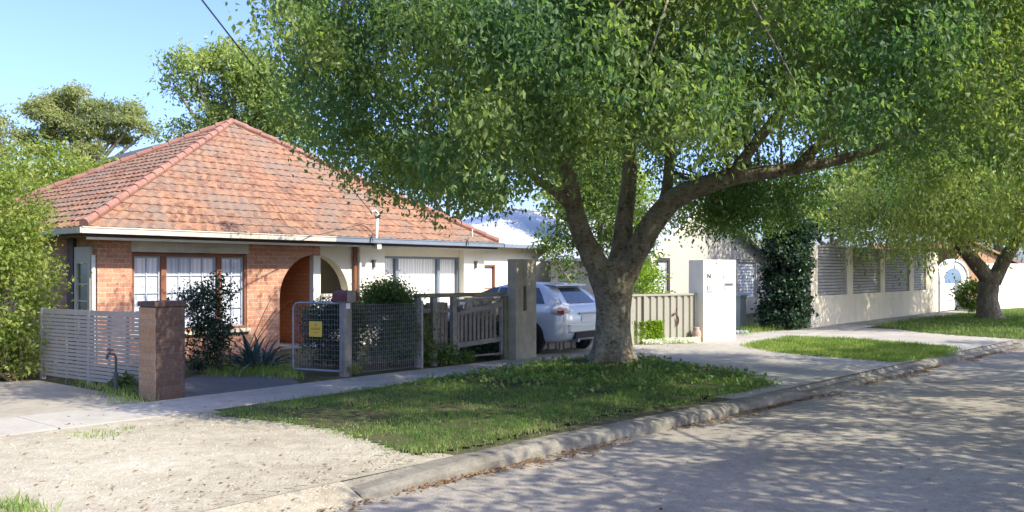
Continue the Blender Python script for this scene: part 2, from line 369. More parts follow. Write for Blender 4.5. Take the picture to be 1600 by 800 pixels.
def inside(poly, x, y):
    x = np.asarray(x); y = np.asarray(y); c = np.zeros(x.shape, bool); n = len(poly); j = n - 1
    for i in range(n):
        xi, yi = poly[i][0], poly[i][1]; xj, yj = poly[j][0], poly[j][1]
        c ^= ((yi > y) != (yj > y)) & (x < (xj - xi) * (y - yi) / (yj - yi + 1e-12) + xi); j = i
    return c
def wob(x, y, f=1.0, ph=0.0):
    return (np.sin(x * 1.7 * f + 1.3 * np.sin(y * 1.1 * f + ph)) + np.sin(y * 2.3 * f + 1.1 * np.sin(x * 1.9 * f + 2 + ph)) + np.sin((x + y) * 3.9 * f + ph)) / 3
TREE = G(956, 574)
def zverge(x, y):
    d2 = (x - TREE.x) ** 2 + (y - TREE.y) ** 2
    return .010 + .012 * wob(x, y, 2.0) + .012 + .13 * np.exp(-d2 / .9)
def verge_sheet(name, poly, mat, zf, cell=.1):
    xs = [p[0] for p in poly]; ys = [p[1] for p in poly]
    nx = int((max(xs) - min(xs)) / cell) + 2; ny = int((max(ys) - min(ys)) / cell) + 2
    gx, gy = np.meshgrid(min(xs) + np.arange(nx) * cell, min(ys) + np.arange(ny) * cell, indexing='ij')
    gx2 = gx + .03 * np.sin(gy * 7); ins = inside(poly, gx2, gy)
    V = np.stack([gx2, gy, zf(gx2, gy)], -1).reshape(-1, 3)
    ii, jj = np.nonzero(ins[:-1, :-1] & ins[1:, :-1] & ins[1:, 1:] & ins[:-1, 1:])
    a = ii * ny + jj; F = np.stack([a, a + ny, a + ny + 1, a + 1], 1)
    used = np.unique(F); mp = -np.ones(len(V), int); mp[used] = np.arange(len(used))
    o = mesh_np(name, V[used], mp[F], mat); o.data.polygons.foreach_set('use_smooth', [True] * len(o.data.polygons)); return o
def blades(name, poly, n, h, w, mat, zf, bare=(), thin=.35, lean=.5):
    xs = [p[0] for p in poly]; ys = [p[1] for p in poly]
    x = RNG.uniform(min(xs) - .15, max(xs) + .15, n); y = RNG.uniform(min(ys) - .15, max(ys) + .15, n)
    jx = x + RNG.normal(0, .10, n); jy = y + RNG.normal(0, .10, n)
    k = inside(poly, jx, jy) & (wob(x, y, 2.6, 1) + RNG.normal(0, .45, n) > -thin * 2)
    for bx, by, br in bare: k &= ((x - bx) ** 2 + (y - by) ** 2 > (br * RNG.uniform(.5, 1.2, n)) ** 2)
    x = x[k]; y = y[k]; n = len(x); hh = h * RNG.uniform(.4, 1.4, n) * (1 + .45 * wob(x, y, 3.3))
    an = RNG.uniform(0, 2 * np.pi, n); la = RNG.uniform(0, 2 * np.pi, n); le = np.abs(RNG.normal(0, lean, n)) * hh
    ww = w * RNG.uniform(.6, 1.4, n); z = zf(x, y)
    b1 = np.stack([x - np.cos(an) * ww, y - np.sin(an) * ww, z], 1); b2 = np.stack([x + np.cos(an) * ww, y + np.sin(an) * ww, z], 1)
    t = np.stack([x + np.cos(la) * le, y + np.sin(la) * le, z + hh], 1)
    V = np.stack([b1, b2, t], 1).reshape(-1, 3); F = np.arange(3 * n).reshape(-1, 3)
    return mesh_np(name, V, F, mat)
def flat0(x, y): return x * 0 + .012

# ------------------------------------------------------------------ ground, road, kerb
KB = [(-40, 7.4), (-12, 5.95), (3.96, 5.13), (6.7, 4.98), (9.17, 4.72), (11.5, 4.52), (15.35, 4.27), (17.8, 4.1), (23.7, 3.67), (45, 2.1), (110, -2.5)]
def kt(s):
    for (s0, t0), (s1, t1) in zip(KB, KB[1:]):
        if s <= s1: return t0 + (t1 - t0) * (s - s0) / (s1 - s0)
    return KB[-1][1]
mb = MB(); mb.poly([(-600, -600, -.17), (600, -600, -.17), (600, 600, -.17), (-600, 600, -.17)])
kind(mb.build('ground', M['garden']), 'structure')
mb = MB(); mb.poly([ST.w(s, t, -.12) for s, t in KB] + [ST.w(110, -12, -.12), ST.w(-40, -4.2, -.12)])
kind(mb.build('road', M['asphalt']), 'structure')
mb = MB(); mb.poly([ST.w(s, t + .245, -.002) for s, t in KB] + [ST.w(110, 140, -.002), ST.w(-40, 140, -.002)])
kind(mb.build('terrain', M['garden']), 'structure')
mb = MB(); mb.poly([ST.w(-40, -4.2, -.03), ST.w(110, -12, -.03), ST.w(110, -60, -.03), ST.w(-40, -60, -.03)])
kind(mb.build('opposite_verge', M['soil']), 'structure')
def kh(s):
    def dip(a, b, c, d): return max(0, min(1, (s - a) / (b - a))) * max(0, min(1, (d - s) / (d - c)))
    k = max(dip(-60, -59, 4.2, 5.6), dip(11.5, 12.2, 16.6, 17.5), dip(18.9, 19.6, 23.5, 24.5))
    return .125 - .075 * k
mb = MB(); s = 4.35
while s < 60:
    L = random.choice((1.8, 2.4, 2.4, 3.0)); e = s + L; m = max(2, int(L / .3)); rings = []
    js = random.uniform(-.008, .008); jt = random.uniform(-.01, .01)
    for i in range(m + 1):
        q = s + .003 + (L - .006) * i / m; t = kt(q) + jt; h = kh(q); tz = -.12 + h + js
        n = .004 * math.sin(q * 5.1) + random.uniform(-.002, .002)
        rings.append([ST.w(q, t, -.16), ST.w(q, t + .012 + n, -.12 + h * .55), ST.w(q, t + .035 + n, tz - .018), ST.w(q, t + .075 + n, tz), ST.w(q, t + .2, min(.012, tz + .006)),
                      ST.w(q, t + .27, .004), ST.w(q, t + .27, -.16)])
    mb.loft(rings); s = e
kind(mb.build('kerb', M['kerb']), 'structure')

FARP = [(-25, 11.9), (5.8, 10.42), (13.1, 10.35), (16, 10.3), (24.5, 9.55), (40, 8.8)]; NEARP = [(-25, 10.8), (5.8, 9.3), (13.1, 9.2), (16, 9.0), (24.5, 8.3), (40, 7.6)]
def lin(tab, x):
    for (s0, t0), (s1, t1) in zip(tab, tab[1:]):
        if x <= s1: return t0 + (t1 - t0) * (x - s0) / (s1 - s0)
    return tab[-1][1]
mb = MB(); q = -24.0
while q < 39:
    L = random.choice((1.5, 1.5, 1.8)); e = q + L - .012; dz = random.uniform(0, .006); tl = random.uniform(-.003, .003); j = random.uniform(-.03, .03)
    mb.hexa([ST.w(q, lin(NEARP, q) + j, -.03), ST.w(e, lin(NEARP, e) + j, -.03), ST.w(e, lin(FARP, e), -.03), ST.w(q, lin(FARP, q), -.03)],
            [ST.w(q, lin(NEARP, q) + j, .010 + dz), ST.w(e, lin(NEARP, e) + j, .010 + dz + tl), ST.w(e, lin(FARP, e), .010 + dz - tl), ST.w(q, lin(FARP, q), .010 + dz)]); q += L
kind(mb.build('footpath', M['concrete']), 'structure')
mb = MB(); mb.poly([ST.w(s, kt(s) + .25, .003) for s in (10.4, 11.5, 15, 18, 22, 26)] + [ST.w(26, 8.4, .003), ST.w(16, 9.1, .003), ST.w(10.4, 9.3, .003)])
kind(mb.build('crossover', M['concrete']), 'structure')
mb = MB(); mb.poly([ST.w(12.8, 10.3, .003), ST.w(18, 10.1, .003), ST.w(18, 17, .003), ST.w(12.8, 17, .003)])
kind(mb.build('car_driveway', M['concrete']), 'structure')
mb = MB(); mb.poly([G(-420, 612, .004), G(60, 594, .004), G(150, 610, .004), G(226, 628, .004), G(140, 641, .004), G(0, 662, .004), G(-500, 720, .004)])
kind(mb.build('driveway', M['concrete_tan']), 'structure')
mb = MB(); mb.poly([G(288, 624, .004), G(288, 592, .004), G(310, 586, .004), G(370, 581, .004), G(455, 590, .004), G(470, 600, .004), G(400, 613, .004)])
kind(mb.build('asphalt_driveway', M['drive_asphalt']), 'structure')
def gz(x, y):
    ss = .6383 * x + .7698 * y; tt = -.7698 * x + .6383 * y
    e = np.clip((tt - np.interp(ss, [k[0] for k in KB], [k[1] for k in KB]) - .33) / .5, 0, 1)
    return .0045 + .016 * e * (wob(x, y, 1.7) + 1) * .5
mb = MB(); mb.poly([ST.w(s, kt(s) + .245, .002) for s in (-20, -5, 2, 4, 5.6)] + [ST.w(5.6, 9.3, .002), ST.w(-20, 10.6, .002)]); kind(mb.build('gravel', M['gravel']), 'structure')
mb = MB(); sl_ = [-20, -10, -5, 0, 2, 3, 3.6, 4.345]; nn_ = len(sl_)
mb.add([ST.w(q, kt(q) - .06, -.1185) for q in sl_] + [ST.w(q, kt(q) + .09, -.055) for q in sl_] + [ST.w(q, kt(q) + .26, .0025) for q in sl_], [(i, i + 1, nn_ + i + 1, nn_ + i) for i in range(nn_ - 1)] + [(nn_ + i, nn_ + i + 1, 2 * nn_ + i + 1, 2 * nn_ + i) for i in range(nn_ - 1)])
kind(mb.build('gravel', M['gravel'], smooth=True), 'structure')
gp = [ST.w(s, kt(s) + .285) for s in (-18, -5, 2, 4, 5.2)] + [G(600, 716), G(640, 700), G(560, 660), G(480, 640), G(330, 645)] + [ST.w(5.2, 9.25), ST.w(-18, 10.4)]
kind(verge_sheet('gravel', gp, M['gravel'], gz, .09), 'structure')
v1 = [G(322, 652), G(480, 624), G(700, 590), G(860, 568), G(905, 563), G(1000, 562), G(1060, 571), G(1150, 583), G(1224, 602), G(1100, 627), G(969, 648), G(890, 667), G(762, 698), G(655, 716), G(600, 706), G(555, 690), G(520, 676), G(430, 662)]
v2 = [G(1162, 541), G(1190, 535), G(1240, 527), G(1330, 531), G(1420, 538), G(1492, 545), G(1480, 556), G(1430, 563), G(1400, 567), G(1330, 561), G(1250, 555), G(1200, 549)]
v3 = [G(1358, 509), G(1420, 500), G(1500, 491), G(1650, 479), G(1760, 500), G(1640, 525), G(1600, 531), G(1500, 525), G(1440, 520), G(1400, 515)]
kind(verge_sheet('verge_soil', v1, M['soil'], zverge), 'structure')
kind(verge_sheet('verge_soil', v2, M['soil'], flat0, .12), 'structure')
kind(verge_sheet('verge_soil', v3, M['soil'], flat0, .15), 'structure')
bare = [(G(545, 655).x, G(545, 655).y, .62), (G(500, 645).x, G(500, 645).y, .45), (G(790, 600).x, G(790, 600).y, .8), (TREE.x, TREE.y, 1.0), (TREE.x + .5, TREE.y - .5, .5), (G(700, 640).x, G(700, 640).y, .35), (G(930, 615).x, G(930, 615).y, .3), (G(1090, 605).x, G(1090, 605).y, .3), (G(860, 585).x, G(860, 585).y, .3), (G(600, 690).x, G(600, 690).y, .25)]
kind(blades('grass', v1, 160000, .036, .0042, M['grass'], zverge, bare, .20), 'stuff', 'green shaded lawn on the verge around the big street tree', 'grass')
kind(blades('grass', v2, 60000, .06, .007, M['grass_sunlit'], flat0, (), .6), 'stuff', 'sunlit yellow green lawn patch between the two concrete crossovers', 'grass')
kind(blades('grass', v3, 60000, .07, .012, M['grass'], flat0, (), .6), 'stuff', 'lawn around the far tree in front of the louvred wall', 'grass')
# broad-leaved weeds near the big trunk
n = 5200; x = RNG.normal(TREE.x - .1, 1.7, n); y = RNG.normal(TREE.y - 1.0, 1.1, n); k = inside(v1, x, y) & (wob(x, y, 2.2, 3) > -.25) & ((x - TREE.x) ** 2 + (y - TREE.y) ** 2 > .5); x, y = x[k], y[k]
V, F = leaf_geo(np.stack([x, y, zverge(x, y) + RNG.uniform(.015, .07, len(x))], 1), .062, .8, -.15, .3)
V[:, 2] = np.maximum(V[:, 2], .012); kind(mesh_np('weeds', V, F, M['grass']), 'stuff', 'broad leaved weeds growing in the lawn at the foot of the big tree', 'weeds')
def tuft_strip(poly, n, h, label):
    kind(blades('grass', poly, n, h, .005, M['grass_sunlit'], flat0, (), .3, .6), 'stuff', label, 'grass')
tuft_strip([G(105, 588), G(150, 597), G(226, 618), G(230, 632), G(190, 632), G(150, 612)], 9000, .10, 'rough grass strip along the foot of the slatted fence')
tuft_strip([G(0, 782), G(50, 790), G(80, 812), G(-30, 812)], 2500, .05, 'small grass patch in the near corner of the gravel')
tuft_strip([G(100, 684), G(180, 668), G(220, 672), G(150, 690)], 900, .035, 'thin weedy grass on the gravel beside the pale footpath')
tuft_strip([G(322, 590), G(345, 574), G(450, 575), G(465, 594), G(400, 588)], 9000, .12, 'grass edge under the sword leaved plant beside the asphalt drive')
tuft_strip([G(1155, 526), G(1160, 514), G(1200, 506), G(1250, 506), G(1250, 516), G(1200, 520)], 8000, .16, 'grass between the white pillar and the ivy column')
# fallen leaves
def litter(name, pts, L, label, mat=None):
    V, F = leaf_geo(np.asarray(pts, float), L, .55, 0, .0, .2); zmin = np.repeat(np.asarray(pts)[:, 2], 4)
    V[:, 2] = zmin + np.abs(V[:, 2] - zmin) * .25
    kind(mesh_np(name, V, F, mat or M['litter']), 'stuff', label, 'fallen leaves')
pts = []
for i in range(5200):
    q = random.uniform(1.5, 24); d = abs(random.gauss(0, .09 + .06 * math.sin(q * 2.1)))
    if math.sin(q * 1.3) + math.sin(q * 3.7) * .6 + random.uniform(-.6, .9) < -.2: continue
    p = ST.w(q, kt(q) - .02 - d, -.115 + random.uniform(0, .02)); pts.append(p[:])
litter('leaf_litter', pts, .05, 'brown fallen leaves lying in the road gutter')
pts = [ST.w(random.uniform(0, 26), random.uniform(-2, 4.2), -.117)[:] for _ in range(900)]
pts += [ST.w(random.uniform(1, 20), random.uniform(9.3, 10.3), .012)[:] for _ in range(260)]
pts += [ST.w(random.uniform(-3, 5.5), random.uniform(5.4, 9.2), .02)[:] for _ in range(420)]
litter('leaf_litter', pts, .045, 'scattered dry leaves on the road, gravel and footpath')
pts = []
for _ in range(1500):
    x, y = random.uniform(-4, 5), random.uniform(7.4, 15.5)
    if inside(v1, np.array([x]), np.array([y]))[0]: pts.append((x, y, float(zverge(x, y)) + random.uniform(.015, .045)))
litter('leaf_litter', pts, .05, 'dry brown leaves scattered over the shaded lawn')
pts = [ST.w(random.uniform(-6, 5.5), random.gauss(kt(2) + .5, .35), .02)[:] for _ in range(900)]
litter('leaf_litter', pts, .04, 'dry leaves along the kerb edge of the gravel strip')
# gravel stones
n = 5000; s_ = RNG.uniform(-6, 6, n); t_ = RNG.uniform(5.3, 9.2, n)
x = .6383 * s_ - .7698 * t_; y = .7698 * s_ + .6383 * t_; k = inside(gp, x, y); x, y = x[k], y[k]; r = RNG.uniform(.006, .02, len(x)) * (1 + (RNG.random(len(x)) > .97)); z = gz(x, y)
O = np.array([[1, 0, 0], [0, 1, 0], [-1, 0, 0], [0, -1, 0], [0, 0, .8]]); V = (np.stack([x, y, z], 1)[:, None, :] + O[None] * r[:, None, None] * RNG.uniform(.6, 1.3, (len(x), 5, 1))).reshape(-1, 3)
F = (np.arange(len(x))[:, None, None] * 5 + np.array([[0, 1, 4], [1, 2, 4], [2, 3, 4], [3, 0, 4]])[None]).reshape(-1, 3)
kind(mesh_np('gravel_stones', V, F, M['gravel']), 'stuff', 'loose pale stones on the gravel parking strip', 'stones')

# ------------------------------------------------------------------ brick house (semi-detached pair, shared arch)
TF = 15.2
def S(px, t=TF): return ST.a_at(px, t)
def Z(px, py, t=TF): return ST.z_at(px, py, t)
house = thing('brick_house', 'tiled hip roofed house, half red brick and half cream render with an arched porch', 'house', ST.w(S(152), TF, 0))
sA, sW1, sW2, sL, sD, sR = S(152), S(206), S(386), S(437), S(500.5), S(545)
c1a, c1b, c2a, c2b = S(555), S(594), S(718), S(750)
zw1t, zw1b = Z(300, 397), Z(300, 517)
ZW = 2.27; aC = (sL + sR) / 2; aR = (sR - sL) / 2; zsp = Z(490, 398) - aR
TH = .25
mb = MB()
mb.box(ST, sA, sW1, TF, TF + TH, -.1, ZW)
mb.box(ST, sW1, sW2, TF, TF + TH, -.1, zw1b - .05)
outl = [(sW2, -.1), (sL, -.1), (sL, zsp)] + [(aC - aR * math.cos(a), zsp + aR * math.sin(a)) for a in [math.pi * i / 28 for i in range(1, 28)] if aC - aR * math.cos(a) < sD - .02]
zD = zsp + math.sqrt(max(0, aR ** 2 - (sD - aC) ** 2))
outl += [(sD, zD), (sD, ZW), (sW2, ZW)]
mb.prism(ST, outl, TF, TF + TH)
mb.box(ST, sA, sA + TH, TF + TH, 23.0, -.1, ZW)
mb.build('brick_wall', M['brick'], house)
mb = MB()
MB().box(ST, sA + TH, c2b, 23.0 - TH, 23.0, -.1, ZW).build('rear_wall', M['cream'], house)
outl = [(sD, ZW), (sD, zD)] + [(aC - aR * math.cos(a), zsp + aR * math.sin(a)) for a in [math.pi * i / 28 for i in range(1, 28)] if aC - aR * math.cos(a) > sD + .02] + [(sR, zsp), (sR, -.1), (c1a + .02, -.1), (c1a + .02, ZW)]
mb.prism(ST, outl, TF, TF + TH)
zw2t, zw2b = Z(660, 401), .75
mb.box(ST, c1b - .02, c2a + .02, TF, TF + TH, -.1, zw2b); mb.box(ST, c1b - .02, c2a + .02, TF, TF + TH, zw2t, ZW)
mb.build('rendered_wall', M['cream'], house)
MB().box(ST, c2b, c2b + .25, TF + .5, 22.7, -.1, ZW).build('end_wall', M['cream'], house); MB().box(ST, c2b - .3, c2b, TF + .02, TF + .75, -.1, ZW).build('end_wall', M['cream'], house)
for a, b in ((c1a, c1b), (c2a, c2b)):
    m2 = MB(); m2.box(ST, a, b, TF - .16, TF + .2, -.1, ZW)
    c = m2.build('column', M['cream_pale'], house, bevel=.01)
    m2 = MB(); q = (a + b) / 2 + .02; zc = Z(577, 412, TF - .16)
    m2.box(ST, q - .028, q + .028, TF - .215, TF - .16, zc - .09, zc + .07); m2.box(ST, q - .045, q + .045, TF - .23, TF - .162, zc + .07, zc + .09)
    m2.build('wall_light', M['darkgrey'], c)
# porch inside: party wall with pale end, back walls, low wall
mb = MB(); mb.box(ST, sD - .09, sD + .10, TF + .12, TF + .26, -.1, zD + .2); mb.build('party_wall_end', M['white_render'], house)
mb = MB(); mb.box(ST, sD - .09, sD + .02, TF + .262, TF + 2.2, -.1, ZW); mb.box(ST, sL - .6, sD - .09, TF + 1.95, TF + 2.2, -.1, ZW); mb.build('porch_brick_wall', M['brick_bounce'], house)
mb = MB(); mb.box(ST, sD + .022, sD + .10, TF + .262, TF + 1.5, -.1, ZW); mb.box(ST, sD + .10, sR + .9, TF + 1.3, TF + 1.5, -.1, ZW); mb.build('porch_rendered_wall', M['cream'], house)
mb = MB(); zl = Z(515, 463); mb.box(ST, sD + .102, sR - .002, TF + .05, TF + .2, -.1, zl); mb.box(ST, sD + .102, sR - .004, TF + .02, TF + .23, zl, zl + .05); mb.build('porch_low_wall', M['cream_pale'], house)
mb = MB(); mb.box(ST, sA + TH, c2b, TF + TH + .01, 22.7, ZW - .02, ZW); mb.build('ceiling', M['cream'], house)
mb = MB(); mb.box(ST, sL - .6, sR + .9, TF + .27, TF + 2.0, -.05, .06); mb.build('porch_floor', M['concrete'], house)
# header board and windows
mb = MB(); mb.box(ST, sW1 - .02, sW2 + .02, TF - .03, TF + .2, zw1t + .02, ZW); mb.build('header_board', M['gutter_cream'], house)
def window(parent, F, a0, a1, b, z0, z1, mullions, fw, fm, pm, grid=None, gm=None, inset=.09, sill=None, mw=None):
    mb = MB(); mw = mw or fw
    mb.box(F, a0, a0 + fw, b, b + inset + .05, z0, z1); mb.box(F, a1 - fw, a1, b, b + inset + .05, z0, z1)
    mb.box(F, a0 + fw, a1 - fw, b, b + inset + .05, z1 - fw, z1); mb.box(F, a0 + fw, a1 - fw, b, b + inset + .05, z0, z0 + fw)
    for m in mullions: mb.box(F, m - mw / 2, m + mw / 2, b + .004, b + inset + .05, z0 + fw, z1 - fw)
    fr = mb.build('window', fm, parent)
    edges = [a0 + fw] + [e for m in mullions for e in (m - mw / 2, m + mw / 2)] + [a1 - fw]
    for i in range(0, len(edges), 2):
        e0, e1 = edges[i], edges[i + 1]; zz0, zz1 = z0 + fw, z1 - fw
        MB().box(F, e0, e1, b + inset, b + inset + .012, zz0, zz1).build('pane', pm, fr)
        if grid:
            nc, nr = grid[i // 2]; sg = MB(); sw = .035
            for (q0, q1, r0, r1) in ((e0, e0 + sw, zz0, zz1), (e1 - sw, e1, zz0, zz1), (e0 + sw, e1 - sw, zz0, zz0 + sw), (e0 + sw, e1 - sw, zz1 - sw, zz1)): sg.box(F, q0, q1, b + inset - .035, b + inset - .002, r0, r1)
            for c in range(1, nc): q = e0 + sw + (e1 - e0 - 2 * sw) * c / nc; sg.box(F, q - .011, q + .011, b + inset - .026, b + inset - .003, zz0 + sw, zz1 - sw)
            for r in range(1, nr): q = zz0 + sw + (zz1 - zz0 - 2 * sw) * r / nr; sg.box(F, e0 + sw, e1 - sw, b + inset - .023, b + inset - .004, q - .010, q + .010)
            sg.build('sash', gm, fr)
    if sill: MB().box(F, a0 - .05, a1 + .05, b - .09, b + inset, z0 - .07, z0 - .002).build('sill', sill, fr)
    return fr
window(house, ST, sW1 + .002, sW2 - .002, TF + .015, zw1b, zw1t, [S(257), S(343.5)], .05, M['red_brown'], M['curtain'], [(2, 4), (4, 4), (2, 4)], M['muntin'], sill=M['cream'], mw=.10)
window(house, ST, c1b + .002, c2a - .002, TF + .03, zw2b + .003, zw2t - .003, [S(622), S(687)], .05, M['gutter_grey'], M['blind'], sill=M['cream'], mw=.09)
# side wall details (face towards the drive)
SD = Frame(ST.w(sA, TF)[:2], ST.n)         # a: back along the side wall, b: -u side is negative n... handled below
side = MB(); zt = 2.1
def sidebox(mb, t0, t1, o0, o1, z0, z1): return mb.box(ST, sA - o1, sA - o0, t0, t1, z0, z1)
w0, w1 = TF + .18, TF + .80
fr = MB()
for a, b, c, d in ((w0, w0 + .09, .45, zt), (w1 - .09, w1, .45, zt), (w0 + .09, w1 - .09, zt - .3, zt), (w0 + .09, w1 - .09, .45, .52)): sidebox(fr, a, b, .004, .05, c, d)
fro = fr.build('window', M['gutter_cream'], house)
sidebox(MB(), w0 + .09, w1 - .09, .003, .012, .52, zt - .3).build('pane', M['glass_green'], fro)
for q in (.82, 1.12, 1.42): sidebox(MB(), w0 + .09, w1 - .09, .013, .03, q, q + .025).build('glazing_bar', M['offwhite'], fro)
sidebox(MB(), w1 + .03, w1 + .28, .002, .06, -.1, ZW - .02).build('timber_post', M['brown_paint'], house)
MB().tube([ST.w(sA - .06, TF + .02, 0), ST.w(sA - .06, TF + .02, 1.95)], .035, 10).build('downpipe', M['white'], house)
MB().tube([ST.w(c1a - .05, TF - .05, 0), ST.w(c1a - .05, TF - .05, ZW)], .045, 10).build('downpipe', M['red_brown'], house)
# roof: four hipped faces laid in real courses
e0, e1, tf_, tb_ = S(131, 14.68), S(779, 14.68), 14.68, 23.1
ZE = 2.40; AP = ST.w(*(lambda t: (ST.a_at(362, t), t))(18.9), 0); APz = CAM_H + (HY - 193) * AP.y / FPX
apex = Vector((AP.x, AP.y, APz))
cor = [ST.w(e0, tf_, ZE), ST.w(e1, tf_, ZE), ST.w(e1, tb_, ZE), ST.w(e0, tb_, ZE)]
rf = MB()
for i in range(4):
    A, B = cor[i], cor[(i + 1) % 4]; nrm = (B - A).cross(apex - A).normalized()
    if nrm.z < 0: nrm = -nrm
    sl = ((A + B) / 2 - apex).length; nc = int(sl / .275); seg = int((B - A).length / .105)
    for c in range(nc):
        f0, f1 = c / nc, (c + 1) / nc
        l0, l1, u0, u1 = A.lerp(apex, f0), B.lerp(apex, f0), A.lerp(apex, f1), B.lerp(apex, f1)
        m = max(1, int(seg * (1 - f0))); lo = []; up = []; bt = []
        for k in range(m + 1):
            w = k / m; j = random.uniform(-.011, .009)
            roll = .020 * (k % 2); lo.append(l0.lerp(l1, w) + nrm * (.026 + roll + j * .6)); up.append(u0.lerp(u1, w) + nrm * (.008 + roll * .8)); bt.append(l0.lerp(l1, w) + nrm * (-.005))
        rf.add(lo + up + bt, [(k, k + 1, m + 2 + k, m + 1 + k) for k in range(m)] + [(2 * m + 2 + k, 2 * m + 3 + k, k + 1, k) for k in range(m)])
roof = rf.build('roof', M['tile'], house, fix=False)
for i in range(4):
    rc = MB(); A = cor[i] + Vector((0, 0, .05)); B = apex + Vector((0, 0, .05)); n = int((B - A).length / .38)
    for k in range(n):
        p, q = A.lerp(B, k / n), A.lerp(B, (k + 1.12) / n); rc.tube([p + Vector((0, 0, .018)), q], [.082, .07], 10)
    rc.build('ridge_tiles', M['ridge'], roof, smooth=False)
# eaves: gutter, fascia, soffit
sG = S(520, 14.68)
def eave(a, b, mat, name):
    g = MB()
    g.prism(Frame(ST.w(a, 0)[:2], ST.n), [(14.60, 2.40), (14.60, 2.405), (14.595, 2.405), (14.58, 2.31), (14.60, 2.29), (14.72, 2.29), (14.72, 2.40)], -(b - a), 0) if False else None
    g.box(ST, a, b, 14.575, 14.70, 2.30, 2.31); g.box(ST, a, b, 14.560, 14.575, 2.30, 2.405); g.box(ST, a, b, 14.700, 14.712, 2.30, 2.40); g.box(ST, a, b, 14.548, 14.560, 2.39, 2.412)
    return g.build(name, mat, house)
eave(e0 - .08, sG, M['gutter_cream'], 'gutter'); eave(sG + .004, e1 + .08, M['gutter_grey'], 'gutter')
g = MB(); g.box(ST, e0 - .12, e0 - .10, 14.55, tb_, 2.30, 2.40); g.box(ST, e0 - .10, e0 + .012, 14.72, tb_, 2.30, 2.31); g.build('gutter', M['gutter_cream'], house)
g = MB(); g.box(ST, e1 + .10, e1 + .12, 14.55, tb_, 2.30, 2.40); g.build('gutter', M['gutter_grey'], house)
g = MB(); g.box(ST, e0, e1, 14.714, 14.735, 2.245, 2.36); g.box(ST, e0 + .012, e0 + .03, 14.735, tb_, 2.245, 2.36); g.build('fascia', M['brown_paint'], house)
g = MB(); g.box(ST, e0 + .06, sD, 14.70, 14.735, 2.20, 2.243); g.build('eave_batten', M['offwhite'], house)
g = MB(); g.box(ST, sD + .01, e1 - .1, 14.705, 14.735, 2.205, 2.243); g.build('eave_batten', M['gutter_cream'], house)
g = MB(); g.box(ST, e0 + .03, e1, 14.737, TF + .3, 2.272, 2.30); g.box(ST, e0 + .03, sA + .2, TF + .3, tb_, 2.272, 2.30); g.box(ST, c2b - .1, e1, TF + .3, tb_, 2.272, 2.30); g.build('soffit', M['gutter_cream'], house)
# roof fittings
ym = ST.w(S(588, 14.75), 14.75); mast_base = P(588, 378, ym.y - .12); mt = P(590, 333, ym.y)
g = MB(); g.tube([mast_base, mt], .03, 8); g.tube([mt, mt + Vector((-.04, -.02, .05)), mt + Vector((-.14, -.05, .02))], .028, 8)
g.build('service_mast', M['white'], house)
g = MB(); g.box(Frame(mast_base[:2], ST.d), -.02, .10, -.06, .04, mast_base.z - .16, mast_base.z - .02); g.build('junction_box', M['offwhite'], house)
q = ST.w(S(738, 14.9), 14.9); g = MB(); g.tube([P(738, 378, q.y), P(738, 358, q.y)], .014, 6); g.build('vent_pipe', M['white'], house)
for px in (578, 728):
    g = MB()
    b = ST.w(S(px, 14.56), 14.54); z = 2.42
    g.tube([(b.x, b.y, z - .1), (b.x + .02, b.y, z + .03), (b.x + .06, b.y + .02, z + .10)], .011, 6); g.tube([(b.x + .05, b.y, z - .1), (b.x + .04, b.y, z + .02), (b.x - .05, b.y, z + .05)], .011, 6)
    g.build('gutter_bracket', M['darkgrey'], house)

wire = MB(); a = mt + Vector((-.14, -.05, .03)); b = P(293, 0, 9.2); c = b + (b - a) * 1.6 + Vector((0, 0, 1.2)); pts = []
for i in range(25):
    w = i / 24; p = a.lerp(c, w); p.z -= 1.1 * w * (1 - w); pts.append(p)
tag(wire.tube(pts, .011, 6).build('overhead_wire', M['darkgrey']), 'thin dark service cable running up from the roof mast into the sky', 'cable')

# ------------------------------------------------------------------ white-roofed wing, gable house, far buildings
wing = thing('garage', 'cream rendered garage wing with pale steel hip roof behind the car', 'garage', ST.w(S(752, 20), 20))
a0, a1 = S(752, 20), S(905, 20); ze = Z(800, 385, 20)
win0, win1, wz0, wz1 = S(755, 20), S(774, 20), Z(765, 452, 20), Z(765, 414, 20)
mb = MB(); mb.box(ST, a0 + .12, win0, 20, 20.2, -.1, ze); mb.box(ST, win0, win1, 20, 20.2, -.1, wz0); mb.box(ST, win0, win1, 20, 20.2, wz1, ze); mb.box(ST, win1, a1, 20, 20.2, -.1, ze); mb.box(ST, a1, a1 + .2, 20, 26, -.1, ze)
mb.build('wall', M['cream'], wing)
window(wing, ST, win0 + .002, win1 - .002, 20.02, wz0, wz1, [], .05, M['red_brown'], M['shutter'])
rA, rB = ST.w(a0 - .3, 19.6, ze + .06), ST.w(a1 + .4, 19.6, ze + .06); rC, rD = ST.w(a1 + .4, 27, ze + .06), ST.w(a0 - .3, 27, ze + .06)
h0 = P(796, 327, ST.w(ST.a_at(796, 23.3), 23.3).y); h1 = ST.w(ST.inv(h0)[0] + 5, 23.3, h0.z)
mb = MB()
mb.add([rA, rB, h1, h0, rD, rC], [(0, 1, 2, 3), (4, 0, 3), (1, 5, 2), (5, 4, 3, 2)])
n = 26
for i in range(1, n):
    f = i / n; p = rA.lerp(rB, f); q = h0.lerp(h1, f); mb.bar(p + Vector((0, 0, .012)), q + Vector((0, 0, .012)), .03, .02)
mb.bar(rA + Vector((0, 0, .03)), h0 + Vector((0, 0, .03)), .16, .05); mb.bar(h0 + Vector((0, 0, .03)), h1 + Vector((0, 0, .03)), .2, .05)
mb.build('roof', M['metal_roof'], wing)
MB().box(ST, a0 - .3, a1 + .4, 19.48, 19.6, ze - .07, ze + .05).build('gutter', M['gutter_grey'], wing)
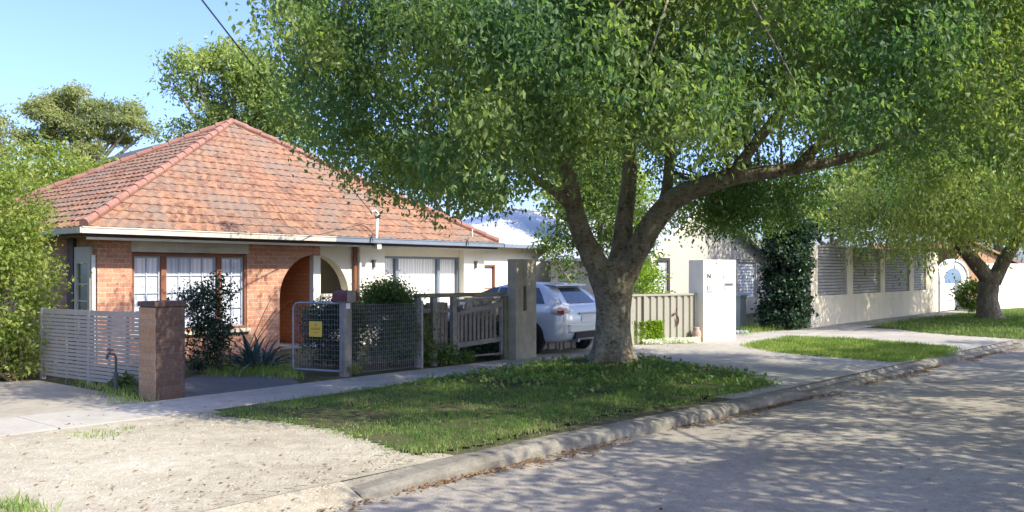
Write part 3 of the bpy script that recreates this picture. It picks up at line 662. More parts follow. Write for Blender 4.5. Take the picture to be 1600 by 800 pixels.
mb = MB(); mb.box(ST, a0 - .28, a1 + .4, 19.6, 20.2, ze - .035, ze - .015); mb.build('soffit', M['offwhite'], wing)
g = MB(); q = h0; g.tube([q + Vector((-.1, 0, -.1)), q + Vector((-.1, 0, 1.0))], .035, 8); g.build('flue_pipe', M['white'], wing)

gab = thing('gable_house', 'pale rendered gabled house with shuttered windows behind the steel fence', 'house', ST.w(S(1105, 14.6), 14.6))
GT = 14.6; g0, g1 = S(1012, GT), S(1196, GT); gm = S(1103, GT); zg = Z(1103, 312, GT); zeL, zeR = Z(1014, 396, GT), Z(1192, 406, GT); zE2 = (zeL + zeR) / 2
wa0, wa1, wz0, wz1 = S(1006, GT) + .6, S(1047, GT), Z(1030, 462, GT), Z(1030, 403, GT)
wb0, wb1, wy0, wy1 = S(1152, GT), S(1184, GT), Z(1168, 468, GT), Z(1168, 406, GT)
mb = MB()
mb.box(ST, g0, wa0, GT, GT + .2, -.1, zE2); mb.box(ST, wa0, wa1, GT, GT + .2, -.1, wz0); mb.box(ST, wa0, wa1, GT, GT + .2, wz1, zE2); mb.box(ST, wa1, wb0, GT, GT + .2, -.1, zE2)
mb.box(ST, wb0, wb1, GT, GT + .2, -.1, wy0); mb.box(ST, wb0, wb1, GT, GT + .2, wy1, zE2); mb.box(ST, wb1, g1, GT, GT + .2, -.1, zE2)
mb.prism(ST, [(g0, zE2), (g1, zE2), (gm, zg)], GT, GT + .2); mb.box(ST, g0, g0 + .2, GT + .2, GT + 4, -.1, zE2)
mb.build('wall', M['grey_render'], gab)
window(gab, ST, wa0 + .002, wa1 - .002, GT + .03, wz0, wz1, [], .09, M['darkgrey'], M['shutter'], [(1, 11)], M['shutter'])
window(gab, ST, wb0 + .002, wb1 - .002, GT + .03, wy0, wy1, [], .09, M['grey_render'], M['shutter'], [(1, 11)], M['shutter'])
mb = MB(); up = Vector((0, 0, .10))
for sgn, e in ((-1, g0 - .35), (1, g1 + .35)):
    ee = zE2 - (zg - zE2) / abs((g0 if sgn < 0 else g1) - gm) * .35
    f = [ST.w(e, GT - .3, ee), ST.w(gm, GT - .3, zg), ST.w(gm, GT + 4.3, zg), ST.w(e, GT + 4.3, ee)]
    mb.hexa([p + Vector((0, 0, .01)) for p in f], [p + up for p in f])
mb.build('roof', M['metal_roof'], gab)
mb = MB()
for e, zz in ((g0 - .36, zE2 - (zg - zE2) / (gm - g0) * .35), (g1 + .36, zE2 - (zg - zE2) / (g1 - gm) * .35)): mb.bar(ST.w(e, GT - .33, zz + .03), ST.w(gm, GT - .33, zg + .03), .04, .30)
mb.build('barge_board', M['cream_pale'], gab)

rr = thing('rear_shed', 'dark grey skillion roofed shed showing above the left roof slope', 'shed', P(215, 425, 28) + Vector((0, 0, -CAM_H)))
mb = MB(); p0, p1, p2, p3 = P(160, 300, 27), P(262, 300, 27), P(262, 300, 32), P(160, 300, 32); RF = Frame((p0.x, p0.y), (1, .1))
mb.box(RF, 0.1, 1.6, 0, 4, 0, 5.0); mb.build('wall', M['grey_render'], rr)
mb = MB(); mb.hexa([RF.w(-.1, -.2, 5.02), RF.w(1.75, -.2, 5.55), RF.w(1.75, 4.2, 6.35), RF.w(-.1, 4.2, 5.6)], [RF.w(-.1, -.2, 5.14), RF.w(1.75, -.2, 5.67), RF.w(1.75, 4.2, 6.47), RF.w(-.1, 4.2, 5.72)]); mb.build('roof', M['roof_grey'], rr)

# louvred street wall on the right
A = G(1267, 513); B = G(1466, 487); LF = Frame((A.x, A.y), (B.x - A.x, B.y - A.y)); Lw = (B - A).length; HW = 2.47
lw = thing('louvred_wall', 'long rendered street wall with dark louvre panels between its piers', 'wall', A)
edges = [(1278, 1324), (1333, 1376), (1383, 1421), (1428, 1447)]; pan = [(LF.a_at(p), LF.a_at(q)) for p, q in edges]
zlo = LF.z_at(1300, 461); mb = MB(); mb.box(LF, 0, Lw, 0, .28, -.1, zlo)
x = 0
for a, b in pan: mb.box(LF, x, a, 0, .28, zlo, HW); x = b
mb.box(LF, x, Lw, 0, .28, zlo, HW)
mb.build('wall', M['cream_wall'], lw, bevel=.008)
for a, b in pan:
    m2 = MB(); n = 15
    for i in range(n):
        z = zlo + .02 + (HW - zlo - .08) * i / n; m2.hexa([LF.w(a + .01, .06, z), LF.w(b - .01, .06, z), LF.w(b - .01, .15, z + .03), LF.w(a + .01, .15, z + .03)], [LF.w(a + .01, .06, z + .075), LF.w(b - .01, .06, z + .075), LF.w(b - .01, .09, z + .085), LF.w(a + .01, .09, z + .085)])
    m2.box(LF, a, b, .04, .2, HW - .06, HW)
    pn = m2.build('louvre_panel', M['louvre'], lw); MB().box(LF, a, b, .2, .22, zlo, HW - .06).build('backing', M['louvre_back'], pn)
# arched gate beyond
ga = thing('arched_gate', 'white arch topped garden gate at the far end of the louvred wall', 'gate', LF.w(Lw + .4, 0))
a0, a1 = LF.a_at(1471), LF.a_at(1513); am = (a0 + a1) / 2; ar = (a1 - a0) / 2; zt = LF.z_at(1490, 408); rise = min(ar, .75)
arc = [(am - ar * math.cos(t), zt - rise + rise * math.sin(t)) for t in [math.pi * i / 20 for i in range(21)]]
MB().prism(LF, [(a0, -.05)] + arc + [(a1, -.05)], .1, .16).build('leaf', M['white'], ga)
inn = [(am + (x - am) * .62, zt - rise + (z - zt + rise) * .62 - .02) for x, z in arc]
MB().prism(LF, [(inn[0][0], zt - rise - .22)] + inn + [(inn[-1][0], zt - rise - .22)], .085, .099).build('pane', m_glass('pale_blue_glass', (.18, .28, .42), .1), ga)
fr = MB()
for i in range(20):
    (x0, z0), (x1, z1) = arc[i], arc[i + 1]; fr.bar(LF.w(am + (x0 - am) * 1.06, .1, z0 + .05), LF.w(am + (x1 - am) * 1.06, .1, z1 + .05), .16, .10)
fr.box(LF, a0 - .14, a0 - .01, .02, .2, -.05, zt - rise + .05); fr.box(LF, a1 + .01, a1 + .14, .02, .2, -.05, zt - rise + .05); fr.build('frame', M['white'], ga)
for i in range(5):
    q = a0 + (a1 - a0) * (i + .5) / 5; MB().box(LF, q - .015, q + .015, .088, .099, .05, zt - rise - .25).build('batten', M['shutter'], ga)
fh = thing('far_brick_house', 'orange brick gabled house glimpsed behind the far tree trunk', 'house', P(1530, 425, 44) - Vector((0, 0, CAM_H)))
HF = Frame(P(1496, 425, 43)[:2], (.9, .44)); zz = P(0, 425, 43).z
MB().prism(HF, [(0, -.1), (5, -.1), (5, 1.9), (.9, 3.1), (0, 2.8)], 0, 6).build('wall', M['brick_pale'], fh)
mb = MB(); mb.hexa([HF.w(-.2, -.2, 2.75), HF.w(.9, -.2, 3.15), HF.w(.9, 6, 3.15), HF.w(-.2, 6, 2.75)], [HF.w(-.2, -.2, 2.87), HF.w(.9, -.2, 3.27), HF.w(.9, 6, 3.27), HF.w(-.2, 6, 2.87)]); mb.hexa([HF.w(.903, -.2, 3.15), HF.w(5.3, -.2, 1.86), HF.w(5.3, 6, 1.86), HF.w(.903, 6, 3.15)], [HF.w(.903, -.2, 3.27), HF.w(5.3, -.2, 1.98), HF.w(5.3, 6, 1.98), HF.w(.903, 6, 3.27)]); mb.build('roof', M['tile'], fh)
ww = thing('white_boundary_wall', 'bright white rendered boundary wall right of the far tree', 'wall', G(1568, 482))
WA, WB = G(1540, 484), G(1760, 470); WF = Frame(WA[:2], (WB.x - WA.x, WB.y - WA.y)); wl = (WB - WA).length
MB().box(WF, 0, wl, 0, .25, -.05, 1.95).build('wall', M['white_render'], ww, bevel=.01); MB().box(WF, -.05, wl, -.04, .29, 1.952, 2.03).build('coping', M['white'], ww)

# ------------------------------------------------------------------ fences, gates, pillars
# slatted fence along the left drive
nb, fb = G(229, 614), G(66, 592); SF = Frame((fb.x, fb.y), (nb.x - fb.x, nb.y - fb.y)); sl = (Vector(nb) - Vector(fb)).length; HS = 1.09
sf = thing('slatted_fence', 'pale horizontal slat fence beside the concrete drive', 'fence', nb)
split = SF.a_at(140)
for a, b in ((.03, split - .03), (split + .03, sl - .03)):
    m2 = MB(); n = 17; m2.box(SF, a, b, -.012, .028, HS - .075, HS); m2.box(SF, a, a + .05, .002, .03, .06, HS - .075); m2.box(SF, b - .05, b, .002, .03, .06, HS - .075)
    k = 3 if b < sl - .5 else 2
    for j in range(1, k + 1): q = a + (b - a) * j / (k + 1); m2.box(SF, q - .02, q + .02, .003, .03, .06, HS - .075)
    pitch = (HS - .075 - .07) / n
    for i in range(n): z = .07 + pitch * i; m2.box(SF, a, b, -.018, .0, z, z + pitch * .74)
    m2.build('slat_panel', M['slat'], sf)
for q in (0, split, sl - .02): MB().box(SF, q - .03, q + .03, -.025, .045, -.05, HS + .01).build('post', M['slat'], sf)
# brick pier
pc = G(243, 627); PF = Frame((pc.x, pc.y), ST.d)
bp = thing('brick_pier', 'brick gate pier at the slatted fence end, shaded front and lit side painted in', 'pier', pc)
MB().box(PF, 0, .40, 0, .42, -.05, 1.20).build('shaft', M['brick_shaded'], bp, bevel=.01)
MB().box(PF, -.006, 0, .0, .42, 0, 1.19).build('lit_end_face', M['brick_pale'], bp)  # paler brick skin stands for the light on this side
MB().box(PF, -.02, .42, -.02, .44, 1.202, 1.27).build('cap', M['brick_shaded'], bp, bevel=.01)
gp_ = PF.w(.45, .12)
tag(MB().tube([gp_ + Vector((0, 0, -.05)), gp_ + Vector((0, 0, 1.16))], .018, 8).tube([gp_ + Vector((0, 0, .25)), gp_ + Vector((-.05, 0, .25))], .02, 6).tube([gp_ + Vector((0, 0, .95)), gp_ + Vector((-.05, 0, .95))], .02, 6).build('gate_post', M['darkgrey'], at=gp_), 'slim dark steel gate post against the brick pier', 'post')
# standpipe
b = G(181, 616); tp = thing('garden_tap', 'dark garden standpipe tap in front of the slatted fence', 'tap', b)
m2 = MB(); m2.tube([b + Vector((0, 0, -.05)), b + Vector((0, 0, .5))], .016, 8); m2.tube([b + Vector((0, 0, 0)), b + Vector((0, 0, .3))], .028, 8); m2.tube([b + Vector((0, 0, .5)), b + Vector((-.02, 0, .54)), b + Vector((-.08, -.01, .55)), b + Vector((-.11, -.01, .53)), b + Vector((-.115, -.01, .47))], .016, 8); m2.build('pipe', M['darkgrey'], tp)
m2 = MB(); m2.tube([b + Vector((-.07, -.01, .55)), b + Vector((-.07, -.01, .6))], .008, 6); m2.tube([b + Vector((-.11, -.01, .6)), b + Vector((-.03, -.01, .6))], .012, 6); m2.build('handle', M['darkgrey'], tp)
# timber post with letterbox
tb = G(540, 588); tpst = thing('timber_gate_post', 'thick grey timber gate post topped by a rounded maroon letterbox', 'post', tb); TB = Frame(tb[:2], ST.d)
MB().box(TB, -.075, .075, -.07, .07, -.05, 1.17).build('post', M['timber_grey'], tpst, bevel=.012)
m2 = MB(); prof = [(-.11, 1.19), (.11, 1.19), (.11, 1.28)] + [(.11 * math.cos(t), 1.28 + .08 * math.sin(t)) for t in [math.pi * i / 10 for i in range(1, 10)]] + [(-.11, 1.28)]
m2.prism(TB, prof, -.18, .2); lb = m2.build('letterbox', M['rust'], tpst)
MB().box(TB, -.12, .04, -.2, -.183, 1.18, 1.36).build('front_plate', M['timber_grey'], lb); MB().box(TB, -.08, .08, -.12, .12, 1.172, 1.188).build('shelf', M['timber_grey'], tpst)
MB().box(TB, -.05, .03, -.076, -.071, 1.07, 1.16).build('number_plate', M['white'], tpst)
# open mesh gate
ge = G(458, 583); gd = Vector((ge.x - tb.x, ge.y - tb.y)); GL = gd.length; GF = Frame((tb.x, tb.y), (gd.x, gd.y)); HG = 1.15
mg = thing('mesh_gate', 'open wire mesh gate with a yellow sign, swung in beside the asphalt drive', 'gate', tb)
m2 = MB(); r = .12; loop = [GF.w(.10, 0, .06), GF.w(.10, 0, HG), ] ; m2.tube([GF.w(.10, 0, .06), GF.w(.10, 0, HG)], .017, 8)
m2.tube([GF.w(.10, 0, HG), GF.w(GL - r, 0, HG), GF.w(GL - r * .4, 0, HG - r * .15), GF.w(GL - r * .1, 0, HG - r * .5), GF.w(GL, 0, HG - r), GF.w(GL, 0, .07)], .017, 8); m2.tube([GF.w(GL, 0, .07), GF.w(.1, 0, .07)], .02, 8)
m2.build('frame', M['grey_metal'], mg)
m2 = MB(); n = 17
for i in range(1, n): q = .1 + (GL - .1) * i / n; m2.tube([GF.w(q, 0, .08), GF.w(q, 0, HG - .01)], .0018, 4, False)
for i in range(1, 13): z = .08 + (HG - .1) * i / 13; m2.tube([GF.w(.1, 0, z), GF.w(GL, 0, z)], .0018, 4, False)
m2.build('wire_mesh', M['wire'], mg)
sa, sb = GF.a_at(484), GF.a_at(504); sa, sb = min(sa, sb), max(sa, sb); z0, z1 = GF.z_at(494, 526), GF.z_at(494, 502); nn = .012 if GF.w(0, .1).y < GF.w(0, 0).y or GF.w(0, .1).length < GF.w(0, 0).length else -.012
sgn = MB().box(GF, sa, sb, min(nn, nn * 1.6), max(nn, nn * 1.6), z0, z1).build('sign_plate', M['yellow'], mg)
m2 = MB(); w = sb - sa; h = z1 - z0
for fz, f0, f1, hh in ((.70, .38, .62, .12), (.44, .12, .88, .15), (.24, .25, .75, .07)):
    k = 6 if f1 - f0 > .5 else 1
    for i in range(k): x0 = sa + w * (f0 + (f1 - f0) * i / k); x1 = x0 + w * (f1 - f0) / k * .72; m2.box(GF, x0, x1, min(nn * 1.62, nn * 1.75), max(nn * 1.62, nn * 1.75), z0 + h * fz, z0 + h * (fz + hh))
m2.build('sign_marks', M['orange'], sgn)
# wire mesh fence to the pickets
we = G(656, 576); WFm = Frame((tb.x + .06, tb.y + .05), (we.x - tb.x, we.y - tb.y)); wl = (we - tb).length
wf = thing('wire_fence', 'see-through wire mesh fence in front of the round bush', 'fence', tb + Vector((.3, .3, 0)))
m2 = MB(); n = 34
for i in range(n + 1): q = .06 + (wl - .1) * i / n; m2.tube([WFm.w(q, 0, .03), WFm.w(q, 0, 1.13 + .015 * math.sin(q * 5))], .0019, 4, False)
for i in range(15): z = .05 + 1.08 * (i / 14) ** .8; m2.tube([WFm.w(.05, 0, z), WFm.w(wl * .5, 0, z - .012), WFm.w(wl, 0, z)], .0019, 4, False)
m2.build('wire_mesh', M['wire'], wf)
MB().tube([WFm.w(wl - .02, .02, -.05), WFm.w(wl - .02, .02, 1.16)], .022, 8).build('post', M['grey_metal'], wf)
# picket fence and gate
p0, p1, p2 = G(652, 574), G(709, 569), G(789, 562); KF = Frame((p0.x, p0.y), (p2.x - p0.x, p2.y - p0.y)); kl = (p2 - p0).length; kg = KF.a_at(709); HK = 1.19
pf = thing('picket_fence', 'weathered grey paling fence left of the timber drive gate', 'fence', p0)
km = KF.a_at(678)
for q, mt_ in ((0.02, 'timber_grey'), (km, 'timber_grey'), (kg, 'timber_grey')): MB().box(KF, q - .045, q + .045, -.04, .06, -.05, HK + .01).build('post', M[mt_], pf)
m2 = MB(); n = 8
for i in range(n): q = .07 + (kg - .14) * (i + .5) / n; m2.box(KF, q - .033, q + .033, .075, .095, .26 + random.uniform(-.02, .02), HK - .09 + random.uniform(-.03, .02))
m2.build('pickets', M['timber_picket'], pf)
MB().box(KF, .068, km - .05, .02, .07, .93, 1.0).box(KF, km + .05, kg - .05, .02, .07, .93, 1.0).build('rail', M['timber_grey'], pf)
MB().box(KF, .068, km - .05, .02, .07, .27, .35).box(KF, km + .05, kg - .05, .02, .07, .27, .35).build('rail', M['timber_grey'], pf)
MB().box(KF, -.03, kl - .02, -.045, .07, HK + .012, HK + .085).build('top_beam', M['timber_moss'], pf, bevel=.01)
tg = thing('timber_gate', 'low weathered timber drive gate of palings with a sloping rail, beside the rendered pillar', 'gate', p1)
ga0, ga1 = kg + .06, kl - .07; m2 = MB(); n = 9
for i in range(n): q = ga0 + .1 + (ga1 - ga0 - .2) * (i + .5) / n; m2.box(KF, q - .030, q + .030, .03, .05, .34, HK - .12 + random.uniform(-.02, .01))
m2.build('pickets', M['timber_picket'], tg)
m2 = MB(); m2.bar(KF.w(ga0, -.005, .92), KF.w(ga1, -.005, 1.04), .045, .085); m2.build('sloping_rail', M['timber_grey'], tg)
m2 = MB(); m2.bar(KF.w(ga0, -.006, .33), KF.w(ga1, -.006, .40), .045, .085); m2.build('bottom_rail', M['timber_grey'], tg)
m2 = MB(); m2.box(KF, ga0, ga0 + .05, -.03, .028, .10, HK - .03); m2.box(KF, ga1 - .05, ga1, -.03, .028, .10, HK - .03); m2.box(KF, ga0 + .05, ga1 - .05, -.02, .028, HK - .08, HK - .03); m2.box(KF, ga0 + .05, ga1 - .05, -.02, .02, .11, .14); m2.build('frame', M['timber_grey'], tg)
m2 = MB(); m2.box(KF, kl - .055, kl + .03, -.05, .06, -.05, HK); m2.build('post', M['timber_moss'], tg)
m2 = MB(); m2.tube([KF.w(ga0 + .02, -.06, .98), KF.w(ga0 + .14, -.06, .98)], .012, 6); m2.box(KF, ga0 - .02, ga0 + .05, -.055, -.034, .93, 1.03); m2.build('latch', M['darkgrey'], tg)
# rendered pillar beside the car
c = G(806, 563); RP = Frame((c.x, c.y), ST.d); aw = RP.a_at(838)
rp = thing('rendered_pillar', 'tall sandy rendered pillar with painted leaf dapple between timber gate and silver car', 'pillar', c); HP = RP.z_at(815, 405)
sl0, sl1 = aw * .36, aw * .52; zs0, zs1 = RP.z_at(815, 486), RP.z_at(815, 447)
m2 = MB(); m2.box(RP, 0, sl0, 0, .2, -.05, HP); m2.box(RP, sl1, aw, 0, .2, -.05, HP); m2.box(RP, sl0, sl1, 0, .2, -.05, zs0); m2.box(RP, sl0, sl1, 0, .2, zs1, HP); m2.build('shaft', M['pillar_sand'], rp)
MB().box(RP, sl0, sl1, .1, .12, zs0, zs1).build('recess', M['timber_moss'], rp)
# white number pillar
A2, B2 = G(1099, 535), G(1151, 532); NF = Frame((A2.x, A2.y), (B2.x - A2.x, B2.y - A2.y)); aw = NF.a_at(1150); HN = NF.z_at(1120, 406)
npil = thing('white_pillar', 'broad bright white rendered entrance pillar carrying house numbers', 'pillar', A2)
MB().box(NF, 0, aw, 0, .5, -.05, HN).build('shaft', M['white_render'], npil, bevel=.012)
def text(txt, F, a, z, size, parent, name='numeral', mat='ink'):
    cu = bpy.data.curves.new('t', 'FONT'); cu.body = txt; cu.size = size; cu.extrude = .006
    o = bpy.data.objects.new('t', cu); COL.objects.link(o); dg = bpy.context.evaluated_depsgraph_get(); me = bpy.data.meshes.new_from_object(o.evaluated_get(dg))
    m3 = MB(); m3.add([F.w(a + v.co.x, -.008 - v.co.z, z + v.co.y) for v in me.vertices], [tuple(p.vertices) for p in me.polygons]); bpy.data.objects.remove(o)
    return m3.build(name, M[mat], parent, fix=False)
text('N', NF, NF.a_at(1104.5), NF.z_at(1107, 435), .17, npil, 'letter')
text('11', NF, NF.a_at(1103), NF.z_at(1107, 454), .17, npil)
q0 = NF.a_at(1104); MB().box(NF, q0, q0 + .2, -.012, -.002, NF.z_at(1107, 456.5), NF.z_at(1107, 455.3)).build('underline', M['ink'], npil)
q0, q1 = NF.a_at(1129.5), NF.a_at(1136); MB().box(NF, q0, q1, -.012, -.002, NF.z_at(1133, 436), NF.z_at(1133, 428)).build('plate', M['plate_grey'], npil)
q0, q1 = NF.a_at(1131), NF.a_at(1145.5); MB().box(NF, q0, q1, -.014, -.002, NF.z_at(1138, 453), NF.z_at(1138, 441)).build('letter_slot', M['plate_grey'], npil); MB().box(NF, q0 + .03, q1 - .03, -.018, -.0145, NF.z_at(1138, 446), NF.z_at(1138, 443)).build('slot_flap', M['ink'], npil)
# steel panel fence
e = G(960, 536); QF = Frame(NF.w(-6.2, .22)[:2], NF.d); HQ = QF.z_at(1040, 459, 0)
cf = thing('steel_panel_fence', 'beige ribbed steel panel fence left of the white pillar', 'fence', QF.w(3, 0)); prof = []; q = 0.0
while q < 6.15:
    prof += [(q, 0), (q + .10, 0), (q + .125, .035), (q + .175, .035)]; q += .20
m2 = MB(); n = len(prof); m2.add([QF.w(a, b, .02) for a, b in prof] + [QF.w(a, b, HQ - .04) for a, b in prof], [(i, i + 1, n + i + 1, n + i) for i in range(n - 1)])
for f in m2.f[:]: pass
m2.build('ribbed_sheet', M['fence_steel'], cf); MB().box(QF, 0, 6.18, -.02, .055, HQ - .045, HQ).build('top_rail', M['fence_steel'], cf)
for q in (2.3, 4.6): MB().box(QF, q - .03, q + .03, -.026, .06, -.05, HQ - .046).build('post', M['fence_steel'], cf)
orn = []; c0 = QF.w(QF.a_at(1054), -.03, QF.z_at(1054, 496))
for i in range(22):
    t = i / 21; an = -1.2 + t * 7.5; r = .13 * (1 - t * .55); orn.append(c0 + Vector((QF.d.x, QF.d.y, 0)) * (math.cos(an) * r * .8) + Vector((0, 0, -.12 + t * .34 + math.sin(an) * r * .7)))
tag(MB().tube(orn, .016, 6).build('fence_ornament', M['rust'], at=c0), 'curled maroon metal ornament hung on the steel panel fence', 'ornament')
jb = QF.w(QF.a_at(1081), -.16, 0); rings = []
for r, z in ((.07, .0), (.09, .05), (.11, .16), (.10, .26), (.06, .32), (.075, .36), (.06, .36)): rings.append([jb + Vector((math.cos(k * math.pi / 6) * r, math.sin(k * math.pi / 6) * r, z)) for k in range(12)])
tag(MB().loft(rings).build('garden_urn', M['terracotta'], smooth=True, at=jb), 'small pale urn at the foot of the white pillar', 'urn')
ub = G(1161, 512); UF = Frame(ub[:2], ST.d); ut = thing('utility_box', 'narrow grey green service box behind the white pillar', 'box', ub)
MB().box(UF, -.2, .25, 0, .3, -.02, .92).build('cabinet', M['utility'], ut, bevel=.015); MB().box(UF, -.23, .28, -.03, .33, .922, .98).build('lid', M['utility'], ut, bevel=.01); MB().box(UF, -.15, .2, -.008, -.001, .1, .85).build('door', M['utility'], ut)
b = G(1158, 522); m2 = MB()
for i in range(3): m2.loft([[b + Vector((i * .12 - .12 + math.cos(k * math.pi / 5) * r, math.sin(k * math.pi / 5) * r * .8, z)) for k in range(10)] for r, z in ((.07, -.01), (.09, .04), (.06, .09), (.02, .105))])
tag(m2.build('edging_stone', m_plain('blue_grey_stone', (.28, .30, .36), .8, .2), smooth=True, at=b), 'blue grey rounded stones at the right foot of the white pillar', 'stones')

# ------------------------------------------------------------------ silver hatchback
cs, ct = 13.60 + .80, 9.92
CO = ST.w(cs, ct); car = thing('parked_car', 'silver hatchback parked nose in on the drive behind the big tree', 'car', CO)
def C(x, y, z): return CO + Vector((ST.n.x, ST.n.y, 0)) * x + Vector((-ST.d.x, -ST.d.y, 0)) * y + Vector((0, 0, z))
def rr_ring(x, zb, zt, hw, n=6, r=.16):
    pts = []; r = min(r, (zt - zb) / 2 - .01, hw - .01)
    for (cy, cz, a0) in ((hw - r, zt - r, 0), (-hw + r, zt - r, 90), (-hw + r, zb + r, 180), (hw - r, zb + r, 270)):
        for i in range(n): a = math.radians(a0 + 90 * i / (n - 1)); pts.append(C(x, cy + r * math.cos(a) , cz + r * math.sin(a)))
    return pts
secs = [(0.0, .44, .80, .62), (.03, .36, .88, .72), (.10, .30, .96, .80), (.25, .25, 1.0, .845), (.6, .21, 1.0, .87), (1.4, .19, .98, .875), (2.4, .19, .95, .875), (3.1, .2, .92, .87), (3.7, .22, .85, .85), (4.1, .26, .76, .79), (4.28, .32, .68, .70), (4.34, .4, .6, .58)]
body = MB().loft([rr_ring(*s) for s in secs]).build('body', M['car'], car, smooth=True)
def ring2(z, x0, x1, hw, r):
    pts = []
    for (cx, cy, a0) in ((x1 - r, hw - r, 0), (x0 + r, hw - r, 90), (x0 + r, -hw + r, 180), (x1 - r, -hw + r, 270)):
        for i in range(6): a = math.radians(a0 + 18 * i); pts.append(C(cx + r * math.cos(a), cy + r * math.sin(a), z))
    return pts
GR = [(.90, .10, 3.15, .80, .2), (1.0, .16, 2.95, .785, .2), (1.2, .36, 2.40, .70, .2), (1.34, .54, 1.98, .62, .2), (1.40, .66, 1.75, .57, .2), (1.432, .85, 1.5, .48, .2)]
MB().loft([ring2(*g) for g in GR]).build('cabin', M['car'], car, smooth=True)
def lerpg(z):
    for a, b in zip(GR, GR[1:]):
        if a[0] <= z <= b[0]: w = (z - a[0]) / (b[0] - a[0]); return [a[i] + (b[i] - a[i]) * w for i in range(5)]
m2 = MB(); zs = [1.02, 1.1, 1.2, 1.28, 1.33]; rows = []
for z in zs:
    g = lerpg(z); hw = (g[3] - .10 - .06 * (z - 1.02) / .34); rows.append([C(g[1] - .012 + .03 * abs(y) ** 3, y * hw, z) for y in [-1 + i * .25 for i in range(9)]])
m2.add([p for r in rows for p in r], [(i * 9 + k, i * 9 + k + 1, (i + 1) * 9 + k + 1, (i + 1) * 9 + k) for i in range(4) for k in range(8)]); m2.build('rear_window', M['glass'], car, smooth=True)
for sgn in (1, -1):
    for (x0a, x1a, x0b, x1b) in ((.52, 1.02, .78, 1.04), (1.08, 1.82, 1.10, 1.80), (1.88, 2.7, 1.84, 1.97)):
        g0_, g1_ = lerpg(1.01), lerpg(1.33); y0, y1 = (g0_[3] + .004) * sgn, (g1_[3] + .006) * sgn; gm_ = lerpg(1.2); ym_ = (gm_[3] + .008) * sgn
        MB().add([C(x0a, y0, 1.01), C(x1a, y0, 1.01), C((x1a + x1b) / 2, ym_, 1.2), C(x1b, y1, 1.33), C(x0b, y1, 1.33), C((x0a + x0b) / 2, ym_, 1.2)], [(0, 1, 2, 5), (5, 2, 3, 4)]).build('side_window', M['glass'], car)
gw = lerpg(1.01); gv = lerpg(1.36)
MB().add([C(gw[2] + .012, .66, 1.01), C(gw[2] + .012, -.66, 1.01), C(gv[2] + .014, -.5, 1.36), C(gv[2] + .014, .5, 1.36)], [(0, 1, 2, 3)]).build('windscreen', M['glass'], car)
MB().hexa([C(.42, -.54, 1.365), C(.42, .54, 1.365), C(.72, .54, 1.39), C(.72, -.54, 1.39)], [C(.44, -.53, 1.395), C(.44, .53, 1.395), C(.76, .52, 1.42), C(.76, -.52, 1.42)]).build('spoiler', M['car'], car, bevel=.012)
for sgn in (1, -1):
    m2 = MB(); m2.loft([[C(x, sgn * y, z) for x, y, z in sec] for sec in ([(.065, .50, .80), (.035, .52, .92), (.10, .50, .955), (.14, .5, .88)], [(.035, .66, .77), (.012, .68, .925), (.09, .68, .975), (.16, .66, .88)], [(.10, .80, .78), (.085, .81, .93), (.15, .80, .975), (.2, .78, .88)], [(.30, .868, .82), (.30, .866, .92), (.32, .85, .95), (.32, .85, .88)])])
    lamp = m2.build('tail_lamp', M['lamp_clear'], car, smooth=True)
    MB().loft([[C(x, sgn * y, z) for x, y, z in sec] for sec in ([(.06, .76, .80), (.055, .765, .90), (.1, .76, .90), (.1, .76, .8)], [(.13, .858, .835), (.125, .858, .885), (.16, .85, .885), (.16, .85, .835)])]).build('brake_lens', M['lamp_red'], lamp)
MB().hexa([C(-.025, -.66, .44), C(-.025, .66, .44), C(.12, .74, .44), C(.12, -.74, .44)], [C(-.035, -.66, .62), C(-.035, .66, .62), C(.12, .76, .62), C(.12, -.76, .62)]).build('bumper', M['car'], car, bevel=.03)
MB().hexa([C(-.03, -.48, .33), C(-.03, .48, .33), C(.1, .5, .33), C(.1, -.5, .33)], [C(-.045, -.48, .455), C(-.045, .48, .455), C(.1, .5, .455), C(.1, -.5, .455)]).build('diffuser', M['black_plastic'], car)
MB().hexa([C(-.02, -.26, .66), C(-.02, .26, .66), C(0, .26, .66), C(0, -.26, .66)], [C(-.012, -.26, .78), C(-.012, .26, .78), C(.01, .26, .78), C(.01, -.26, .78)]).build('number_plate', M['white'], car)
MB().hexa([C(-.035, -.34, .80), C(-.035, .34, .80), C(.06, .34, .80), C(.06, -.34, .80)], [C(-.03, -.34, .835), C(-.03, .34, .835), C(.06, .34, .835), C(.06, -.34, .835)]).build('boot_handle', M['grey_metal'], car)
MB().tube([C(-.06, .42, .29), C(.3, .42, .29)], .035, 10).build('exhaust', M['grey_metal'], car)
